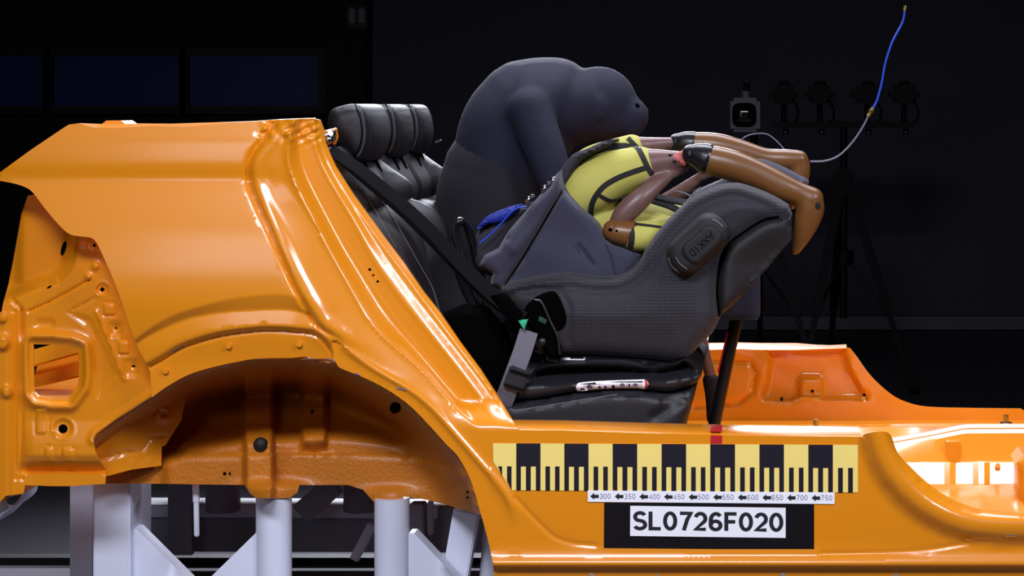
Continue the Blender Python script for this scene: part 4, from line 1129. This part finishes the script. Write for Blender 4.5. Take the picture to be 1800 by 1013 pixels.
# yellow suit
v, f = join(limb_m(sub(TH1, 1.0), seg=24), limb_m(sub(TH2, 1.0), seg=24), limb_m(TO, flat=1.15, seg=24))
suit = weld(obj('suit', v, f, M['yellow'], dm, 0), .006, 3); stt = bvh(suit, True)
SL = [(1185, 412, .335, 32), (1160, 415, .315, 30), (1138, 415, .30, 28), (1116, 416, .295, 26)]
v, f = limb_m(SL); slv = obj('sleeve', v, f, M['yellow'], dm, 50); svt = bvh(slv)
UA = [(1140, 414, .30, 22), (1112, 412, .295, 24), (1086, 408, .292, 22), (1076, 405, .292, 19)]
v, f = limb_m(UA); ua = obj('upper_arm', v, f, M['skin'], dm, 50, label='light brown upper arm end'); uat = bvh(ua)
for a, b, r in ((1073, 404, 3.4), (1084, 406, 2.3)): patch('arm_hole', uat, disc(a, b, r, 12), M['hole'], dm, .0008, 2, .27)
stripe('suit_binding', svt, [(1106, 392), (1111, 412), (1108, 438)], 10, M['trim'], dm, .0015, 3, .28)
stripe('suit_binding', svt, [(1113, 394), (1140, 397), (1170, 401)], 4, M['trim'], dm, .0015, 3, .28)
for pth, wdt in (([(1121, 259), (1129, 275), (1139, 296), (1150, 312), (1156, 322)], 9), ([(1138, 294), (1110, 303), (1083, 314), (1062, 327), (1048, 343), (1040, 360), (1038, 380)], 9),
                 ([(1052, 342), (1062, 348), (1074, 353), (1088, 351), (1100, 345)], 6), ([(1104, 243), (1112, 252), (1120, 260)], 8)):
    stripe('suit_binding', stt, pth, wdt, M['trim'], dm, .0016, 4, .33)
patch('suit_panel', stt, cr([(1046, 272), (1056, 262), (1076, 254), (1100, 252), (1112, 257), (1090, 262), (1066, 266)], 3, True), M['trim'], dm, .0016, 4, .42)
# chest harness straps
for pth in ([(1150, 345), (1180, 352), (1214, 358)], [(1146, 352), (1176, 362), (1196, 372)]):
    q = [P(a, b, .36) for a, b in cr(pth, 5)]
    v, f = ribbon_m(q, [Vector((0, 1, .3))]*len(q), .035, .004); o = obj('chest_strap', v, f, M['webbing'], dm)
v, f = tube_m([P(a, b, .345) for a, b in cr([(1185, 335), (1204, 340), (1214, 344), (1222, 336), (1232, 330)], 4)], .002, 8); obj('strap_edge', v, f, M['thread'], dm)
# lower legs with feet
def foot_leg(shank, foot, name):
    v, f = join(limb_m(shank, seg=22), limb_m(foot, seg=18, flat=.85))
    return weld(obj(name, v, f, M['skin'], dm, 0), .0045, 5)
foot_leg([(1226, 277, .345, 20), (1250, 282, .345, 26.5), (1290, 292, .345, 27.5), (1335, 309, .345, 25), (1375, 329, .345, 24), (1405, 341, .345, 21), (1428, 351, .345, 22)],
         [(1420, 352, .345, 25), (1424, 366, .345, 26), (1418, 390, .345, 23), (1410, 412, .345, 18), (1402, 432, .345, 12), (1398, 442, .345, 8)], 'lower_leg')
foot_leg([(1196, 252, .505, 17), (1220, 254, .505, 22), (1260, 257, .505, 23), (1300, 266, .505, 21), (1345, 278, .505, 18), (1380, 281, .505, 19), (1406, 281, .505, 17)],
         [(1402, 281, .505, 19), (1406, 296, .505, 19), (1403, 320, .505, 18), (1396, 345, .505, 14), (1390, 362, .505, 9)], 'lower_leg')
def knee(c, d, L, r0, r1, y):
    c = Vector(P(c[0], c[1], y)); d = Vector(d).normalized()
    return tube_m([c, c+d*L*.35, c+d*L*.7, c+d*L], [r0*.95, r0*1.05, (r0+r1)/2*1.03, r1], 22, True)
def kcap(spec, nm='knee_cap'):
    q = cr(spec, 6); v, f = tube_m([P(a, b, c) for a, b, c, r in q], [r*px(c) for a, b, c, r in q], 24, True)
    return obj(nm, v, f, M['knee'], dm, 60)
k1 = kcap([(1214, 271.5, .345, 17.5), (1222, 273, .345, 21), (1232, 276, .345, 25), (1240, 279, .345, 27.4)])
k2 = kcap([(1189, 250, .505, 15), (1197, 251, .505, 18.5), (1207, 252, .505, 21), (1216, 253.5, .505, 22.6)])
kt = bvh(k1)
for r, m in ((4.5, 'gloss_black'), (2.2, 'metal')): patch('knee_bolt', kt, disc(1212, 273, r, 14), M[m], k1, .001+.0006*(r < 3), 2, .32)
v, f = puff('x', cr([(1178, 272), (1192, 269), (1203, 262), (1208, 274), (1206, 291), (1196, 290), (1184, 282)], 3, True), .34, .37, .006, None, build=False, sp=4); kj = obj('knee_joint', v, f, M['pink'], dm, label='salmon pink knee joint')
v, f = ell_m(P(1186, 283, .335), .004, .004, .004, seg=10, rings=6); obj('joint_bolt', v, f, M['knee'], dm)
v, f = ell_m(P(1178, 272, .338), .004, .004, .003, seg=10, rings=6); obj('joint_bolt', v, f, M['knee'], dm)
v, f = ell_m(P(1438, 361, .345-22.5*px(.345)), .006, .001, .007, seg=12, rings=6); obj('heel_mark', v, f, M['slate_dark'], dm, label='dark smudge on the heel')

# ------------------------------------------------------------------ dummy on the far seat
d2 = thing('crash_test_dummy', 'dark slate clothed crash test dummy hunched forward on the far seat behind the child seat', 'dummy', P(880, 520, 1.0))
Y2 = 1.0
ms = [limb_m([(868, 520, Y2, 78), (872, 430, Y2, 84), (884, 330, Y2, 92), (905, 240, Y2, 100), (935, 195, Y2, 98)], seg=26, flat=1.25),
      limb_m([(950, 190, Y2, 90), (985, 185, Y2, 84), (1005, 188, Y2, 70)], seg=24, flat=1.5),
      limb_m([(1000, 180, Y2, 44), (1040, 185, Y2, 42)])]
ms += [ell_m(P(1052, 182, Y2), 68*px(Y2), 60*px(Y2), 66*px(Y2), seg=28, rings=18), ell_m(P(1104, 206, Y2), 37*px(Y2), 40*px(Y2), 38*px(Y2)), ell_m(P(1134, 198, Y2), 8*px(Y2), 8*px(Y2), 13*px(Y2))]
for s_ in (-1, 1):
    ms.append(ell_m(P(1052, 190, Y2+s_*.088), .022, .010, .032))
    ms.append(limb_m([(930, 190, Y2+s_*.17, 40), (960, 270, Y2+s_*.2, 36), (985, 330, Y2+s_*.2, 30), (1040, 330, Y2+s_*.16, 26), (1075, 310, Y2+s_*.14, 18)]))
    ms += hand(P(1085, 305, Y2+s_*.14), (1, 0, .3), (0, s_, 0), .008)
    ms.append(limb_m([(875, 520, Y2+s_*.09, 62), (980, 540, Y2+s_*.1, 58), (1100, 560, Y2+s_*.1, 48), (1190, 585, Y2+s_*.1, 38)]))
v, f = join(*ms); weld(obj('body', v, f, M['slate'], d2, 0), .009, 8)
for s_ in (-1, 1):
    v, f = ell_m(P(1118, 188, Y2+s_*.032), .010, .010, .010, seg=12, rings=8); obj('eye', v, f, M['hole'], d2)
v, f = limb_m([(872, 540, Y2, 96), (870, 430, Y2, 102), (872, 350, Y2, 104), (880, 300, Y2, 98)], seg=26, flat=1.25); obj('lower_garment', v, f, M['slate_dark'], d2, label='darker brown lower garment')
v, f = limb_m([(1205, 590, .92, 26), (1232, 598, .92, 11), (1240, 630, .92, 10), (1250, 668, .92, 10), (1254, 720, .92, 12)]); obj('lower_leg', v, f, M['skin_dull'], d2, label='mauve brown lower leg')
v, f = limb_m([(1249, 668, .92, 14), (1254, 700, .92, 14), (1256, 735, .92, 14)]); obj('sock', v, f, M['slate_dark'], d2, label='dark brown sock')

# ------------------------------------------------------------------ cable flying off the far foot
cb = thing('sensor_cable', 'blue and grey sensor cable flying up from the far foot with brass couplings', 'cable', P(1426, 284, .53))
def wire(name, pts, r, m, y=.53, label=None):
    v, f = tube_m([P(a, b, y) for a, b in cr(pts, 6)], r, 8); return obj(name, v, f, M[m], cb, label=label)
wire('cable', [(1591, 16), (1586, 40), (1568, 75), (1556, 112), (1550, 145), (1542, 175), (1535, 190)], .0026, 'cable_blue', label='blue cable')
wire('cable', [(1526, 205), (1515, 226), (1497, 252), (1474, 274), (1450, 283), (1425, 284)], .0022, 'cable_grey', label='grey cable')
for a, b, c, d_ in ((1535, 190, 1526, 205), (1592, 10, 1590, 19)):
    v, f = cyl_m(P(a, b, .53), P(c, d_, .53), .0042, 12); q = obj('coupling', v, f, M['brass'], cb)
v, f = cyl_m(P(1532, 194, .53), P(1530, 198, .53), .006, 6); obj('coupling_nut', v, f, M['brass'], cb)
cw = thing('sensor_wire', 'thin grey wire arching above the far shin', 'wire', P(1307, 243, .53))
v, f = tube_m([P(a, b, .53) for a, b in cr([(1300, 248), (1313, 239), (1330, 235), (1348, 236), (1364, 247), (1378, 262)], 6)], .0014, 8); obj('wire', v, f, M['cable_grey'], cw)

# ------------------------------------------------------------------ lamp stands against the back wall
YT = 8.0
def stand(label, uc, vtop, spread, group=None):
    t = thing('lamp_stand', label, 'tripod', Vector((PX(uc, YT), YT, 0)))
    x = PX(uc, YT); zt = PZ(vtop, YT); zh = PZ(318, YT)
    v, f = cyl_m((x, YT, .45), (x, YT, zt), .022, 12); obj('column', v, f, M['black_metal'], t)
    v, f = box_m(Vector((x, YT, zh)), (.12, .12, .16), None, .02); obj('leg_collar', v, f, M['black_metal'], t)
    v, f = cyl_m((x, YT, PZ(452, YT)-.04), (x, YT, PZ(452, YT)+.04), .06, 12); obj('brace_collar', v, f, M['black_metal'], t)
    for a in spread:
        q = Vector((x+a[0], YT+a[1], 0)); p = Vector((x+.05*a[0], YT+.05*a[1], zh))
        v, f = join(beam_m(p, p.lerp(q, .62), .055, .03), beam_m(p.lerp(q, .58), q, .035, .02)); lg = obj('leg', v, f, M['black_metal'], t)
        v, f = ell_m(q+Vector((0, 0, .02)), .03, .03, .02, seg=10, rings=6); obj('rubber_foot', v, f, M['black_metal'], lg)
        m = p.lerp(q, .62); v, f = beam_m(Vector((x, YT, PZ(452, YT))), m, .02, .012); obj('brace', v, f, M['black_metal'], t)
    return t
s1 = stand('tall black lamp tripod with a crossbar of four lamps by the back wall', 1483, 218, ((-.27, -.35), (.42, -.05), (-.08, .4)))
v, f = beam_m(P(1358, 219, YT), P(1606, 219, YT), .035, .04, .004); obj('crossbar', v, f, M['black_metal'], s1)
NM = ('leftmost of the four', 'second from the left of the four', 'third from the left of the four', 'rightmost of the four')
for k, u in enumerate((1378, 1441, 1524, 1589)):
    L = thing('studio_lamp', NM[k]+' black studio lamps on the tripod crossbar', 'lamp', P(u, 216, YT), 'black studio lamps on the crossbar')
    s_ = px(YT)
    c = P(u, 166, YT)
    v, f = box_m(c, (54*s_, .20, 30*s_), None, .03); obj('housing', v, f, M['black_metal'], L)
    v, f = cyl_m(c+Vector((0, -.10, 0)), c+Vector((0, -.16, 0)), 15*s_, 20, 17*s_); obj('lamp_hood', v, f, M['black_metal'], L)
    v, f = cyl_m(c+Vector((0, -.115, 0)), c+Vector((0, -.12, 0)), 13*s_, 20); obj('lens', v, f, M['lens'], L)
    v, f = tube_m([c+Vector((-8*s_, 0, 14*s_)), c+Vector((-6*s_, 0, 20*s_)), c+Vector((8*s_, 0, 20*s_)), c+Vector((10*s_, 0, 14*s_))], .012, 8); obj('handle', v, f, M['black_metal'], L)
    v, f = cyl_m(P(u, 182, YT), P(u, 219, YT), 5*s_, 12); obj('stem', v, f, M['black_metal'], L)
    v, f = cyl_m(P(u+3, 226, YT-.03), P(u+3, 237, YT-.03), 5*s_, 12); obj('clamp', v, f, M['black_metal'], L)
    v, f = ell_m(P(u+3, 233, YT-.06), .012, .006, .006, seg=10, rings=6); obj('clamp_screw', v, f, M['brass'], L)
    q = [P(a, b, YT) for a, b in cr([(u+18, 178), (u+25, 195), (u+22, 212), (u+10, 218)], 4)]
    v, f = tube_m(q, .008, 6); obj('lead', v, f, M['black_metal'], L)
s2_ = stand('second black lamp tripod half hidden behind the child seat', 1325, 236, ((.40, -.3), (-.35, -.25), (.05, .45)))
fl = thing('flood_lamp', 'square pale framed flood lamp with dark lens left of the four lamps', 'lamp', P(1310, 236, YT))
s_ = px(YT); c = P(1310, 202, YT)
v, f = box_m(c, (52*s_, .14, 60*s_), None, .02); obj('housing', v, f, M['lamp_white'], fl)
v, f = puff('x', rrect(1287, 181, 1329, 223, 12), YT-.11, YT-.06, .02, None, build=False, sp=8); obj('lens', v, f, M['lens'], fl)
v, f = cyl_m(P(1311, 172, YT), P(1311, 160, YT), 8*s_, 14); obj('lamp_socket', v, f, M['lamp_white'], fl)
v, f = cyl_m(P(1312, 162, YT), P(1312, 145, YT), 7*s_, 14, 5*s_); obj('cable_gland', v, f, M['black_metal'], fl)
